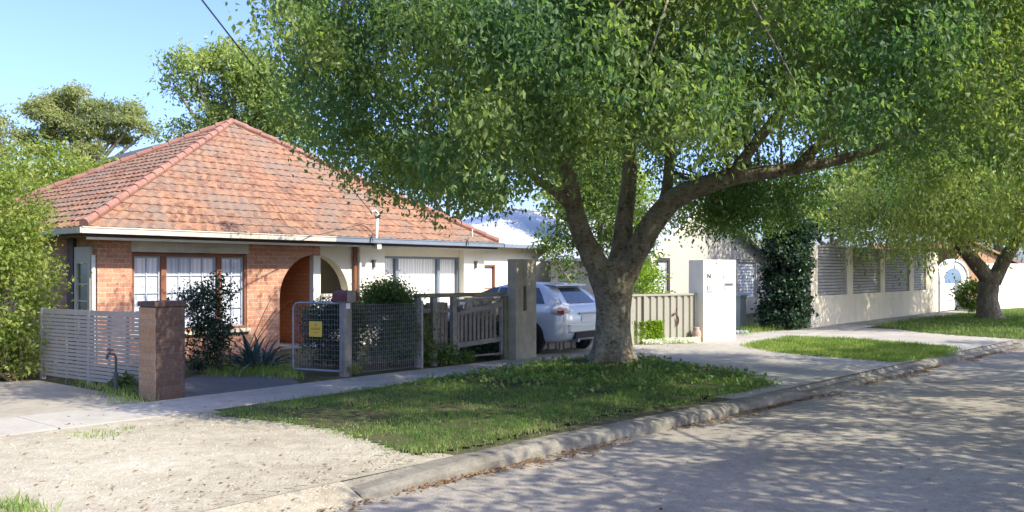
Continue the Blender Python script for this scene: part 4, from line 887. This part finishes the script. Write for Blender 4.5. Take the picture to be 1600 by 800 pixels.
for x in (.85, 3.5):
    for sgn in (1, -1):
        ar_ = [C(x + .37 * math.cos(a), sgn * (.877 if x < 2 else .872), .32 + .37 * math.sin(a)) for a in [math.pi * 2 * i / 28 for i in range(28)]]
        MB().add(ar_ + [p - Vector((-ST.d.x, -ST.d.y, 0)) * sgn * .08 for p in ar_], [tuple(range(28)), tuple(range(55, 27, -1))] + [(i, (i + 1) % 28, 28 + (i + 1) % 28, 28 + i) for i in range(28)]).build('wheel_arch', M['black_plastic'], car)
        prof = [(.19, -.09), (.30, -.10), (.32, -.07), (.322, .07), (.30, .10), (.19, .085)]
        rings = [[C(x + r * math.cos(a), sgn * (.80 + w), .322 + r * math.sin(a)) for a in [math.pi * 2 * i / 28 for i in range(28)]] for r, w in prof]
        ty = MB().loft(rings).build('wheel', M['tyre'], car, smooth=True)
        m2 = MB(); cc = lambda r, a, w: C(x + r * math.cos(a), sgn * (.80 + w), .322 + r * math.sin(a))
        m2.loft([[cc(r, math.pi * 2 * i / 28, w) for i in range(28)] for r, w in ((.215, .105), (.195, .11), (.19, .09))], False)
        for k in range(5): a = 2 * math.pi * k / 5 + .3; m2.bar(cc(.03, a, .095), cc(.2, a, .1), .05, .03, up=ST.d.to_3d())
        m2.build('rim', M['rim'], ty)

# ------------------------------------------------------------------ planting
plant('hedge_shrub', 'tall bright yellow green shrub at the left edge beside the drive', 'shrub', G(20, 596), [((-8.15, 13.4, 1.2), (.95, .9, 1.25)), ((-8.3, 13.6, 2.4), (.9, .9, .95)), ((-9.3, 13.3, 1.6), (1.2, 1.1, 1.7)), ((-7.85, 13.5, 2.0), (.5, .5, .6)), ((-8.5, 13.2, .6), (1.0, .6, .7)), ((-7.7, 13.15, .4), (.6, .45, .45)), ((-8.6, 12.7, .45), (.8, .5, .5))], 620, 85, .07, .5, M['leaf_hedge'], .15, .2, 8, .03)
plant('round_shrub', 'broad mid green bushy tree rising beyond the left roof edge', 'shrub', (-13.2, 24, 0), [((-13.0, 24, 3.9), (2.0, 2, 1.25)), ((-14.6, 24.3, 3.7), (2, 2, 1.3)), ((-11.6, 24, 3.5), (1.6, 1.5, 1.2)), ((-14.2, 24, 1.8), (2.8, 2, 1.6))], 420, 90, .12, .5, M['leaf_hedge'], .25, .2, 6, .06)
w0 = Vector(ST.w(S(330), TF - 1.0))
cl = G(345, 583)
plant('climbing_shrub', 'dark straggly climbing shrub in front of the multi-paned window', 'shrub', cl, [((-5.05, 14.0, .45), (.24, .22, .5)), ((-5.0, 14.0, 1.05), (.26, .22, .4)), ((-4.8, 14.0, 1.4), (.26, .2, .2)), ((-5.25, 14.0, 1.25), (.24, .18, .15)), ((-4.72, 13.9, .8), (.16, .18, .5))], 120, 42, .055, .55, M['leaf_dark'], .10, .3, 8, .012)
# sword plant
ag = G(402, 580); agp = thing('sword_plant', 'spiky blue green sword leaved plant below the brick wall', 'plant', ag); m2 = MB()
for i in range(46):
    az = random.uniform(0, 2 * math.pi); el = random.uniform(.25, 1.45); L = random.uniform(.55, .95); wd = .045; d = Vector((math.cos(az), math.sin(az), 0)); sd = Vector((-d.y, d.x, 0)); o = ag + d * .05 + Vector((random.uniform(-.16, .16), random.uniform(-.1, .1), 0)); L0 = []; L1 = []; Lm = []
    for k in range(6):
        f = k / 5; e2 = el - f * f * .5 * (1.3 - el / 1.5); p = o + d * (math.cos(e2) * L * f) + Vector((0, 0, max(.02, math.sin(e2) * L * f))); w = wd * (1 - f) ** .6 * (.6 + .8 * f if f < .4 else 1)
        L0.append(p - sd * w + Vector((0, 0, w * .5))); L1.append(p + sd * w + Vector((0, 0, w * .5))); Lm.append(p)
    m2.add(L0 + Lm + L1, [(k, k + 1, 7 + k, 6 + k) for k in range(5)] + [(6 + k, 7 + k, 13 + k, 12 + k) for k in range(5)])
m2.build('leaves', M['agave'], agp, fix=False)
m2 = MB()
for i in range(12): a = 2 * math.pi * i / 12; m2.tube([ag + Vector((0, 0, 0)), ag + Vector((.1 * math.cos(a), .1 * math.sin(a), .12))], .03, 5)
m2.build('crown_base', M['stem'], agp)
bb = G(602, 580)
plant('garden_bush', 'big rounded green bush behind the wire mesh fence', 'bush', (-2.15, 15.1, 0), [((-2.15, 15.1, .75), (.62, .5, .72)), ((-2.2, 15.1, 1.2), (.42, .4, .28)), ((-1.85, 15.05, .6), (.45, .4, .55))], 260, 120, .05, .45, M['leaf_mid'], .10, .1, 9, .014)
plant('gate_bush', 'dark low bush behind the open mesh gate', 'bush', (-3.05, 15.0, 0), [((-3.1, 14.9, .5), (.45, .35, .55)), ((-2.95, 15.2, .95), (.42, .3, .3)), ((-3.4, 15.1, .85), (.25, .25, .3))], 170, 85, .055, .45, M['leaf_dark'], .10, .2, 7, .012)
plant('fence_plant', 'low leafy plant spilling under the weathered paling fence', 'plant', G(690, 573), [((-1.35, 15.0, .2), (.45, .18, .22)), ((-.95, 15.3, .16), (.3, .15, .18))], 40, 40, .06, .5, M['leaf_mid'], .08, .1, 4, .008)
fc = KF.w(1.0, .75)
plant('added_gap_bush', 'low shrub added behind the weathered paling fence to darken its gaps like shade', 'shrub', fc, [(tuple(KF.w(.5, .75, .45)), (.6, .4, .42)), (tuple(KF.w(1.6, .75, .4)), (.7, .4, .4)), (tuple(KF.w(2.3, .7, .38)), (.5, .3, .38))], 220, 70, .06, .45, M['leaf_dark'], .1, .1, 7, .012)  # added behind the pickets so the gaps read as shade
plant('post_plant', 'small weed clump at the foot of the timber gate post', 'plant', G(548, 590), [(tuple(G(550, 588) + Vector((0, 0, .08))), (.14, .1, .08))], 12, 30, .05, .4, M['leaf_hedge'], .05, 0, 3, .005)
plant('tap_plant', 'small dark green plant below the garden tap', 'plant', G(196, 612), [(tuple(G(198, 612) + Vector((0, 0, .1))), (.18, .12, .1))], 14, 32, .06, .5, M['leaf_mid'], .06, 0, 3, .005)
# bare arching canes by the brick wall
m2 = MB(); b = G(372, 578)
for k, (h, r) in enumerate(((1.25, 1.1), (1.1, .8), (1.35, .7), (.9, 1.2))):
    m2.tube([b + Vector((r * math.sin(f * 1.57) * 1.0, .1 * k - .1, h * math.sin(f * 2.0) / math.sin(1.571) * (1 if f < .8 else 1))) for f in [i / 10 for i in range(11)]], [.007 - .0005 * i for i in range(11)], 5)
tag(m2.build('bare_canes', M['stem'], at=b), 'thin bare arching canes against the sunlit brick wall', 'plant')
plant('small_tree', 'loose leafy small tree on the drive behind the silver car', 'tree', (2.3, 22.6, 0), [((1.6, 22.6, 2.1), (.8, .7, .75)), ((2.4, 23, 3.2), (1.3, 1, 1.2)), ((1.1, 22.6, 2.5), (.45, .5, .5)), ((3.2, 23.2, 2.6), (.8, .8, 1.1)), ((2.0, 23, 4.3), (1.1, 1, .7))], 230, 50, .11, .5, M['leaf_mid'], .2, .2, 7, .05, part='crown', stem_name='trunk', bark=M['bark2'])
plant('fence_shrub', 'bright yellow green shrub above the beige steel fence beside the big trunk', 'shrub', (3.35, 21.8, 0), [((3.3, 21.9, 1.25), (.55, .5, .75)), ((3.05, 21.9, .8), (.4, .4, .6))], 90, 50, .085, .45, M['leaf_box'], .14, .1, 6, .02)
# clipped box hedge
hb0, hb1 = G(968, 540), G(1035, 538); BF = Frame(hb0[:2], (hb1.x - hb0.x, hb1.y - hb0.y)); bl = (hb1 - hb0).length; hz_ = BF.z_at(1010, 503)
bh = thing('clipped_hedge', 'bright clipped box hedge right of the big tree trunk', 'hedge', hb0)
pos = []
for _ in range(11000):
    a, b, z = random.uniform(0, bl), random.uniform(0, .55), random.uniform(.02, hz_); f = random.random()
    if f < .3: z = hz_ - abs(random.gauss(0, .03))
    elif f < .65: b = abs(random.gauss(0, .03))
    elif f < .85: a = random.choice((0, bl)) + random.gauss(0, .03)
    pos.append(BF.w(a, b, z)[:])
V, F = leaf_geo(np.array(pos), .05, .6, -.1); V[:, 2] = np.maximum(V[:, 2], .012); mesh_np('foliage', V, F, M['leaf_box'], bh)
m2 = MB()
for i in range(6): p = BF.w(bl * (i + .5) / 6, .28); m2.tube([p + Vector((0, 0, -.02)), p + Vector((.03, 0, hz_ * .8))], [.02, .008], 6)
m2.build('stems', M['stem'], bh)
pos = [BF.w(random.uniform(bl * .5, bl + .95), random.uniform(-.12, .2), random.uniform(.02, .12))[:] for _ in range(2600)]
V, F = leaf_geo(np.array(pos), .04, .7, -.2); V[:, 2] = np.maximum(V[:, 2], .012); kind(mesh_np('white_flowers', V, F, M['flower']), 'stuff', 'white flowering ground cover below the steel fence', 'flowers')
# ivy column
ic = G(1228, 517); Yc = ic.y + .5; Xc = (1228 - 800) * Yc / FPX
plant('ivy_column', 'tall dark green ivy covered column left of the louvred wall', 'ivy', (Xc, Yc, 0), [((Xc, Yc, .9), (.62, .6, .95)), ((Xc + .02, Yc, 2.0), (.62, .6, .9)), ((Xc + .02, Yc, 2.9), (.5, .5, .7)), ((Xc - .1, Yc, .45), (.66, .6, .5)), ((Xc + .25, Yc + .3, 2.9), (.7, .4, .5)), ((Xc - .05, Yc, 3.6), (.3, .3, .5))], 520, 60, .10, .75, M['leaf_dark'], .12, .35, 6, .05, part='foliage')
plant('pocket_shrub', 'small green shrub beside the arched gate left of the far trunk', 'shrub', G(1518, 487), [(tuple(P(1518, 462, 33.8)), (.5, .4, .5))], 40, 50, .12, .5, M['leaf_mid'], .15, .1, 4, .02)

# ------------------------------------------------------------------ trees
def limb(mb, pts, rad, n=12, lump=.06):
    P_ = [Vector(p) for p in pts]; out = []; rr_ = []
    for i in range(len(P_) - 1):
        a, b = P_[max(i - 1, 0)], P_[i]; c, d = P_[i + 1], P_[min(i + 2, len(P_) - 1)]
        for k in range(4):
            t = k / 4; out.append(.5 * ((2 * b) + (c - a) * t + (2 * a - 5 * b + 4 * c - d) * t * t + (3 * b - a - 3 * c + d) * t ** 3)); rr_.append(rad[i] + (rad[i + 1] - rad[i]) * t)
    out.append(P_[-1]); rr_.append(rad[-1]); mb.tube(out, rr_, n, True, lump); return out
px2m = TREE.y / FPX
main = thing('street_tree', 'big spreading street tree with a thick forked trunk on the verge', 'tree', TREE, 'street trees on the verge')
tr = MB(); br = MB(); Yt = TREE.y
# flared trunk as one lofted surface
rings = []
for py, r in ((594, 88), (584, 66), (574, 49), (560, 38), (542, 31.5), (515, 27.5), (485, 27), (458, 30), (435, 36), (420, 36), (408, 27)):
    c = P(957 - (2 if py < 450 else 0), py, Yt); ring = []
    for k in range(28):
        a = 2 * math.pi * k / 28; fl = 1 + (.22 * max(0, (py - 535) / 50)) * math.sin(5 * a + 1.2) + .05 * math.sin(3 * a + py * .03) + random.uniform(-.015, .015)
        rx = r * px2m * fl; ring.append(c + Vector((math.cos(a) * rx, math.sin(a) * rx * (.92 if py > 440 else .72), 0)))
    rings.append(ring)
tr.loft(rings)
def lp(lst, dY): return [P(px, py, Yt + dy) for (px, py, _), dy in zip(lst, dY)]
L1 = [(948, 440, 21), (924, 398, 18), (906, 358, 15.5), (895, 315, 14.5), (889, 275, 13), (874, 225, 10.5), (850, 165, 8), (835, 90, 6), (815, 0, 4)]
L2 = [(962, 440, 21), (971, 390, 17), (976, 340, 14), (982, 290, 13), (985, 240, 12), (992, 180, 10), (1000, 100, 8), (1006, 10, 6), (1012, -80, 4)]
L3 = [(970, 440, 21), (992, 398, 19), (1018, 352, 18), (1054, 310, 16.5), (1110, 286, 14.5), (1170, 272, 12), (1240, 264, 9.5), (1310, 250, 8), (1380, 228, 6.5), (1450, 196, 4.5), (1530, 150, 3)]
L4 = [(1030, 345, 10), (1042, 295, 9), (1047, 240, 8), (1058, 180, 6.5), (1078, 110, 5), (1100, 30, 3.5)]
L5 = [(896, 325, 10), (868, 300, 7.5), (845, 285, 6.5), (815, 260, 5), (770, 235, 4), (700, 220, 2.5)]
axes = []
for lst, dy in ((L1, (0, -.1, -.2, -.3, -.4, -.8, -1.2, -1.8, -2.4)), (L2, (0, .1, .2, .3, .35, .4, .4, .3, .3)), (L3, (0, -.05, -.1, -.2, -.4, -.6, -.8, -1.0, -1.3, -1.6, -2)), (L4, (-.1, .1, .3, .5, .7, 1)), (L5, (-.3, -.5, -.7, -1.1, -1.6, -2.2))):
    axes.append(limb(tr, lp(lst, dy), [r * px2m for _, _, r in lst], 14))
# more limbs reaching over the road and the path (partly hidden in the crown)
for tip, start, r in (((-2.6, 11.2, 4.9), axes[0][22], .11), ((-.8, 9.6, 5.0), axes[0][20], .12), ((2.0, 9.2, 5.2), axes[1][20], .12), ((5.2, 9.8, 5.1), axes[2][18], .1), ((3.6, 16.6, 5.6), axes[3][10], .08), ((-2.6, 14.6, 5.0), axes[0][24], .09), ((7.0, 11.3, 5.0), axes[2][24], .08), ((.3, 12.0, 6.6), axes[1][22], .09)):
    s_ = Vector(start); t_ = Vector(tip); m_ = s_.lerp(t_, .5) + Vector((0, 0, .45)); axes.append(limb(br, [s_, m_, t_], [r, r * .65, r * .25], 9))
# crown: clumps inside the outline of the crown, denser at its shell
edge_x = [390, 415, 432, 462, 490, 515, 540, 580, 620, 660, 700, 740, 780, 820, 850, 880, 950, 1020, 1060, 1110, 1160, 1210, 1300, 1400, 1500, 1620, 1900]
edge_f = [-60, 20, 70, 150, 205, 240, 258, 282, 300, 308, 312, 312, 298, 282, 258, 232, 220, 205, 215, 222, 216, 212, 200, 182, 225, 300, 300]   # foliage nearer than the trunk
edge_b = [-60, 20, 70, 150, 205, 240, 262, 290, 310, 318, 322, 320, 310, 305, 300, 295, 288, 290, 310, 335, 352, 358, 345, 330, 320, 310, 300]
cl = []
while len(cl) < 1180:
    x, y, z = random.uniform(-4.7, 9.3), random.uniform(7.6, 17.6), random.uniform(2.6, 7.6)
    ex = (x - 2.3) / (6.9 if x > 2.3 else 6.6); ey = (y - 12.9) / (4.4 if y > 12.9 else 5.2); ez = (z - 3.9) / 3.8
    q = ex * ex + ey * ey + (ez * ez if ez > 0 else 0)
    if q > 1 or (q < .35 and random.random() < .45): continue
    px, py = HX + x / y * FPX, HY - (z - CAM_H) / y * FPX
    e = np.interp(px, edge_x, edge_f if y < Yt - .3 else edge_b)
    if px < 432 or py > e - 14 - 20 * random.random(): continue
    if px > 1330 and py > 120 and y > 11 and random.random() < .35: continue
    if y > 15.4 and z < (4.6 if x < 2.6 else 2.5): continue
    if wob(np.float64(x * 1.1), np.float64(y * 1.1 + z * 1.3), .9) < (-.14 if x < 3.5 else -.05): continue
    lit = False                                            # crown shaped for light
    sv = (.883 * .7431, -.469 * .7431, .6691); sn_ = math.hypot(.883, .469)
    dt = (-.7698 * x + .6383 * y); vt = (-.7698 * -sv[0] + .6383 * -sv[1])
    k = (15.2 - dt) / vt; hs = .6383 * (x - sv[0] * k) + .7698 * (y - sv[1] * k); hz = z - sv[2] * k
    if k > 0 and 6 < hs < 18 and (hz > (1.0 if hs > 10.5 else .3)) and random.random() < .88: continue
    k = (9.7 - dt) / vt; hs = .6383 * (x - sv[0] * k) + .7698 * (y - sv[1] * k); hz = z - sv[2] * k
    if k > 0 and 17.5 < hs < 20.2 and -.2 < hz < 2.4 and random.random() < .85: continue
    k = (9.9 - dt) / vt; hs = .6383 * (x - sv[0] * k) + .7698 * (y - sv[1] * k); hz = z - sv[2] * k
    if k > 0 and 13.4 < hs < 15.6 and .3 < hz < 1.6 and random.random() < .75: continue
    cl.append((x, y, z))
cl += [(random.uniform(3.2, 4.7), random.uniform(15.6, 17.8), random.uniform(2.75, 3.6)) for _ in range(38)]
cl += [(random.uniform(6.9, 9.8), random.uniform(10.6, 13.4), random.uniform(4.1, 5.6)) for _ in range(45)]  # extra bough, mostly out of view, added to shade the crossover
cl = np.array(cl)
for c in cl[::5]:
    c = Vector(c); best = min((p for ax in axes for p in ax[6:]), key=lambda p: (p - c).length_squared)
    if (best - c).length < 3.2: m_ = best.lerp(c, .55) + Vector((0, 0, .18)); br.tube([best, m_, c], [.026, .017, .007], 5)
br.build('branches', M['bark'], main, smooth=True)
tro = tr.build('trunk', M['bark'], main, smooth=True); rm = tro.modifiers.new('remesh', 'REMESH'); rm.mode = 'VOXEL'; rm.voxel_size = .022; rm.use_smooth_shade = True
sm = tro.modifiers.new('smooth', 'SMOOTH'); sm.factor = .5; sm.iterations = 6
pos = clusters_to_leaves(cl, (.23, .23, .16), 300, .15)
# drooping sprays along the lower left edge
sp = []
for _ in range(85):
    px = random.uniform(500, 850); e = np.interp(px, edge_x, edge_f); y = random.uniform(10.0, 14.0); p = P(px, e - 12, y)
    L = random.uniform(.12, .5); n = int(L * 60)
    dx, dy = random.gauss(0, .1), random.gauss(0, .1)
    for k in range(n): f = k / n; sp.append((p.x + dx * f + random.gauss(0, .05), p.y + dy * f + random.gauss(0, .05), p.z - L * f + random.gauss(0, .03)))
pos = np.concatenate([pos, np.array(sp)])
V, F = leaf_geo(pos, .071, .52, .8); mesh_np('crown', V, F, M['leaf_main'], main)

def tree(name, label, base, trunk_r, limbs, blobs, ncl, per, L, Wd, mat, sig, droop, hang, bark, group=None, shell=.5, keep=None):
    root = thing(name, label, 'tree', base, group); tr = MB()
    for pts, rad in limbs: limb(tr, pts, rad, 10)
    tot = sum(r[0] * r[1] * r[2] for c, r in blobs); C = np.concatenate([blob(c, r, max(4, int(ncl * r[0] * r[1] * r[2] / tot)), shell) for c, r in blobs])
    if keep is not None: C = C[keep(C)]
    tips = [Vector(p) for pts, _ in limbs for p in pts[1:]]
    for c in C[::4]:
        c = Vector(c); b = min(tips, key=lambda p: (p - c).length_squared); tr.tube([b, b.lerp(c, .5) + Vector((0, 0, .15)), c], [trunk_r * .1, trunk_r * .06, trunk_r * .02], 5)
    tr.build('trunk', bark, root, smooth=True)
    pos = clusters_to_leaves(C, (sig, sig, sig * .75), per, hang); V, F = leaf_geo(pos, L, Wd, droop); mesh_np('crown', V, F, mat, root); return root
# right street tree
rt = G(1546, 498); Yr = rt.y; k2 = Yr / FPX
lim = [([P(1546, 508, Yr), P(1545, 490, Yr), P(1543, 465, Yr), P(1546, 440, Yr), P(1550, 425, Yr)], [30 * k2, 18 * k2, 15 * k2, 15 * k2, 15 * k2]),
       ([P(1546, 440, Yr), P(1525, 412, Yr - .2), P(1500, 385, Yr - .3), P(1465, 345, Yr - .6), P(1420, 300, Yr - 1)], [12 * k2, 11 * k2, 9 * k2, 7 * k2, 4 * k2]),
       ([P(1552, 440, Yr), P(1570, 405, Yr + .2), P(1588, 375, Yr + .3), P(1612, 320, Yr + .5), P(1640, 240, Yr + .5)], [12 * k2, 10.5 * k2, 9 * k2, 7 * k2, 4 * k2]),
       ([P(1500, 385, Yr - .3), P(1500, 320, Yr + .3), P(1520, 240, Yr + .5)], [8 * k2, 6 * k2, 3 * k2])]
def keep_r(C):
    px = HX + C[:, 0] / C[:, 1] * FPX; py = HY - (C[:, 2] - CAM_H) / C[:, 1] * FPX
    return (py < np.interp(px, [1280, 1330, 1450, 1480, 1540, 1600, 1700], [300, 372, 375, 360, 345, 340, 350]))
tree('street_tree', 'weeping pale green street tree on the lawn before the louvred wall', rt, .45, lim,
     [((15.5, 28.5, 5.2), (4.6, 3.6, 3.3)), ((12.3, 27.0, 4.2), (2.6, 2.4, 2.0)), ((19, 30, 5.6), (4.2, 4, 3.2)), ((16, 31, 7.4), (5, 4, 2.2)), ((13.6, 24.6, 4.6), (3.2, 2.6, 2.0)), ((15.2, 23.4, 5.8), (3.4, 2.6, 1.2)), ((20.5, 25.5, 5.2), (3.6, 3.4, 2.6))], 1400, 110, .15, .36, M['leaf_weep'], .34, 1.1, .55, M['bark2'], 'street trees on the verge', .3, keep_r)  # lobes towards the sun added to shade the louvred wall
# trees across the road (outside the frame), whose dappled shade falls on the road
for bx, by, R_, lab in ((10.2, 4.8, 5.6, 'leafy street tree across the road nearest the viewer'), (15.2, 12.4, 5.6, 'leafy street tree across the road further along the kerb')):
    b = Vector((bx, by, -.05))
    tree('street_tree', lab, b, .3, [([b, b + Vector((0, 0, 1.2)), b + Vector((.1, 0, 2.6))], [.42, .3, .28]), ([b + Vector((.1, 0, 2.5)), b + Vector((-1.6, .4, 3.8)), b + Vector((-3.2, .8, 4.8))], [.2, .13, .05]), ([b + Vector((.1, 0, 2.5)), b + Vector((1.4, -.8, 3.8)), b + Vector((2.6, -1, 4.9))], [.2, .13, .05]), ([b + Vector((.1, 0, 2.5)), b + Vector((.2, 1.3, 3.8)), b + Vector((.3, 2.6, 4.9))], [.2, .12, .05])],
         [((bx, by, 4.7), (R_, R_, 1.3))] + ([((6.4, 3.6, 4.6), (2.9, 2.7, 1.0))] if by < 8 else []), 360, 120, .12, .55, M['leaf_main'], .30, .5, .1, M['bark'], 'street trees on the verge', .2)  # lower left lobe, out of view, added to throw shade on the kerb
# background trees
def far_tree(name, label, px, base_y, Y, blobs_px, mat, ncl, per, L, Wd, sig, bark, droop=.3, shell=.4):
    b = Vector(((px - HX) * Y / FPX, Y, 0)); bl = []
    for (cx, cy, rx, ry) in blobs_px: c = P(cx, cy, Y + random.uniform(-1, 1)); k = Y / FPX; bl.append((tuple(c), (rx * k, min(rx, ry * 1.6) * k, ry * k)))
    top = Vector(bl[0][0]); lim = [([b, b.lerp(Vector((b.x, b.y, top.z)), .35), b.lerp(Vector((b.x, b.y, top.z)), .6)], [.5 * Y / 60, .4 * Y / 60, .3 * Y / 60])]
    st = lim[0][0][-1]
    for c, r in bl: lim.append(([st, st.lerp(Vector(c), .5) + Vector((0, 0, -.3)), Vector(c)], [.2 * Y / 60, .13 * Y / 60, .05 * Y / 60]))
    return tree(name, label, b, .3 * Y / 60, lim, bl, ncl, per, L, Wd, mat, sig, droop, 0, bark, 'trees beyond the houses', shell)
far_tree('gum_tree', 'tall gum tree with separate rounded foliage clumps against the sky at left', 125, 300, 60, [(98, 158, 30, 11), (122, 141, 17, 8), (62, 170, 28, 13), (85, 185, 24, 10), (150, 168, 24, 11), (170, 186, 26, 10), (203, 172, 20, 11), (208, 192, 22, 8), (230, 204, 12, 7), (140, 200, 26, 13), (95, 208, 30, 11), (185, 215, 24, 9), (40, 212, 22, 8), (60, 232, 26, 9), (130, 232, 30, 9), (110, 180, 16, 10)], M['leaf_gum'], 430, 70, .24, .42, .32, M['bark'])
far_tree('open_crowned_tree', 'open crowned pale green tree rising behind the tiled roof apex', 360, 250, 42, [(370, 95, 60, 26), (300, 105, 42, 24), (345, 78, 36, 14), (270, 130, 20, 16), (400, 130, 60, 35), (330, 150, 45, 20), (430, 170, 50, 40), (380, 195, 70, 28), (285, 205, 30, 24), (320, 185, 30, 18), (460, 215, 40, 40)], M['leaf_far'], 380, 60, .22, .42, .32, M['bark'])
far_tree('gum_tree', 'sparse gum tree at the far left edge behind the hedge', -20, 300, 55, [(-10, 200, 26, 20), (-25, 240, 30, 22), (-40, 180, 24, 18), (10, 240, 14, 10)], M['leaf_gum'], 90, 50, .3, .4, .5, M['bark'])
far_tree('leafy_tree', 'tall leafy tree behind the big trunk fork', 930, 300, 34, [(930, 330, 45, 60), (885, 300, 40, 45), (980, 300, 40, 50), (930, 250, 60, 40), (880, 220, 40, 30)], M['leaf_far'], 260, 60, .18, .5, .28, M['bark2'])
far_tree('leafy_tree', 'leafy tree rising behind the gable house and ivy', 1300, 330, 42, [(1300, 330, 60, 40), (1360, 300, 70, 50), (1260, 345, 34, 30), (1420, 280, 70, 60)], M['leaf_far'], 260, 60, .24, .5, .4, M['bark2'])
far_tree('leafy_tree', 'leafy tree behind the far brick house on the right', 1560, 330, 60, [(1500, 330, 70, 50), (1580, 320, 80, 70), (1660, 330, 80, 80), (1600, 230, 90, 60)], M['leaf_far'], 300, 60, .34, .5, .6, M['bark2'])
far_tree('leafy_tree', 'leafy tree between the roofs left of the big trunk', 700, 330, 60, [(700, 270, 60, 36), (650, 250, 60, 36), (760, 300, 40, 24)], M['leaf_far'], 180, 60, .3, .5, .5, M['bark2'])

# ------------------------------------------------------------------ camera, light, sky
cam = bpy.data.cameras.new('camera'); co_ = bpy.data.objects.new('camera', cam); COL.objects.link(co_)
co_.location = (0, 0, CAM_H); co_.rotation_euler = (math.radians(90), 0, 0)
cam.sensor_width = 36; cam.lens = 36 * FPX / 1600; cam.shift_y = 25 / 1600; cam.clip_start = .05; cam.clip_end = 3000
SC.camera = co_
EL = math.radians(42); AZ = Vector((.883, -.469)).normalized()
sd = Vector((AZ.x * math.cos(EL), AZ.y * math.cos(EL), math.sin(EL)))
sun = bpy.data.lights.new('sun', 'SUN'); sun.energy = 2.75; sun.angle = math.radians(.53); sun.color = (1, .94, .78)
so = bpy.data.objects.new('sun', sun); COL.objects.link(so); so.rotation_euler = (-sd).to_track_quat('-Z', 'Y').to_euler(); so.location = (20, -10, 30)
w = bpy.data.worlds.new('World'); SC.world = w; w.use_nodes = True; t = w.node_tree; bg = t.nodes['Background']
sk = t.nodes.new('ShaderNodeTexSky'); sk.sky_type = 'NISHITA'; sk.sun_disc = False; sk.sun_elevation = EL; sk.sun_rotation = math.atan2(AZ.x, AZ.y); sk.air_density = .8; sk.dust_density = 2.2; sk.ozone_density = 3.5
tn = t.nodes.new('ShaderNodeMix'); tn.data_type = 'RGBA'; tn.blend_type = 'MULTIPLY'; tn.inputs[0].default_value = 1; tn.inputs[7].default_value = (.735, .75, .925, 1)
t.links.new(sk.outputs[0], tn.inputs[6]); t.links.new(tn.outputs[2], bg.inputs[0]); bg.inputs[1].default_value = .15
vs = SC.view_settings; vs.view_transform = 'Standard'; vs.look = 'None'; vs.gamma = 1; vs.exposure = 1.62
SC.cycles.max_bounces = 10; SC.cycles.diffuse_bounces = 6; SC.cycles.transmission_bounces = 8; SC.cycles.transparent_max_bounces = 4; SC.cycles.use_denoising = True
for o in SC.objects:
    if '_loc' in o: del o['_loc']
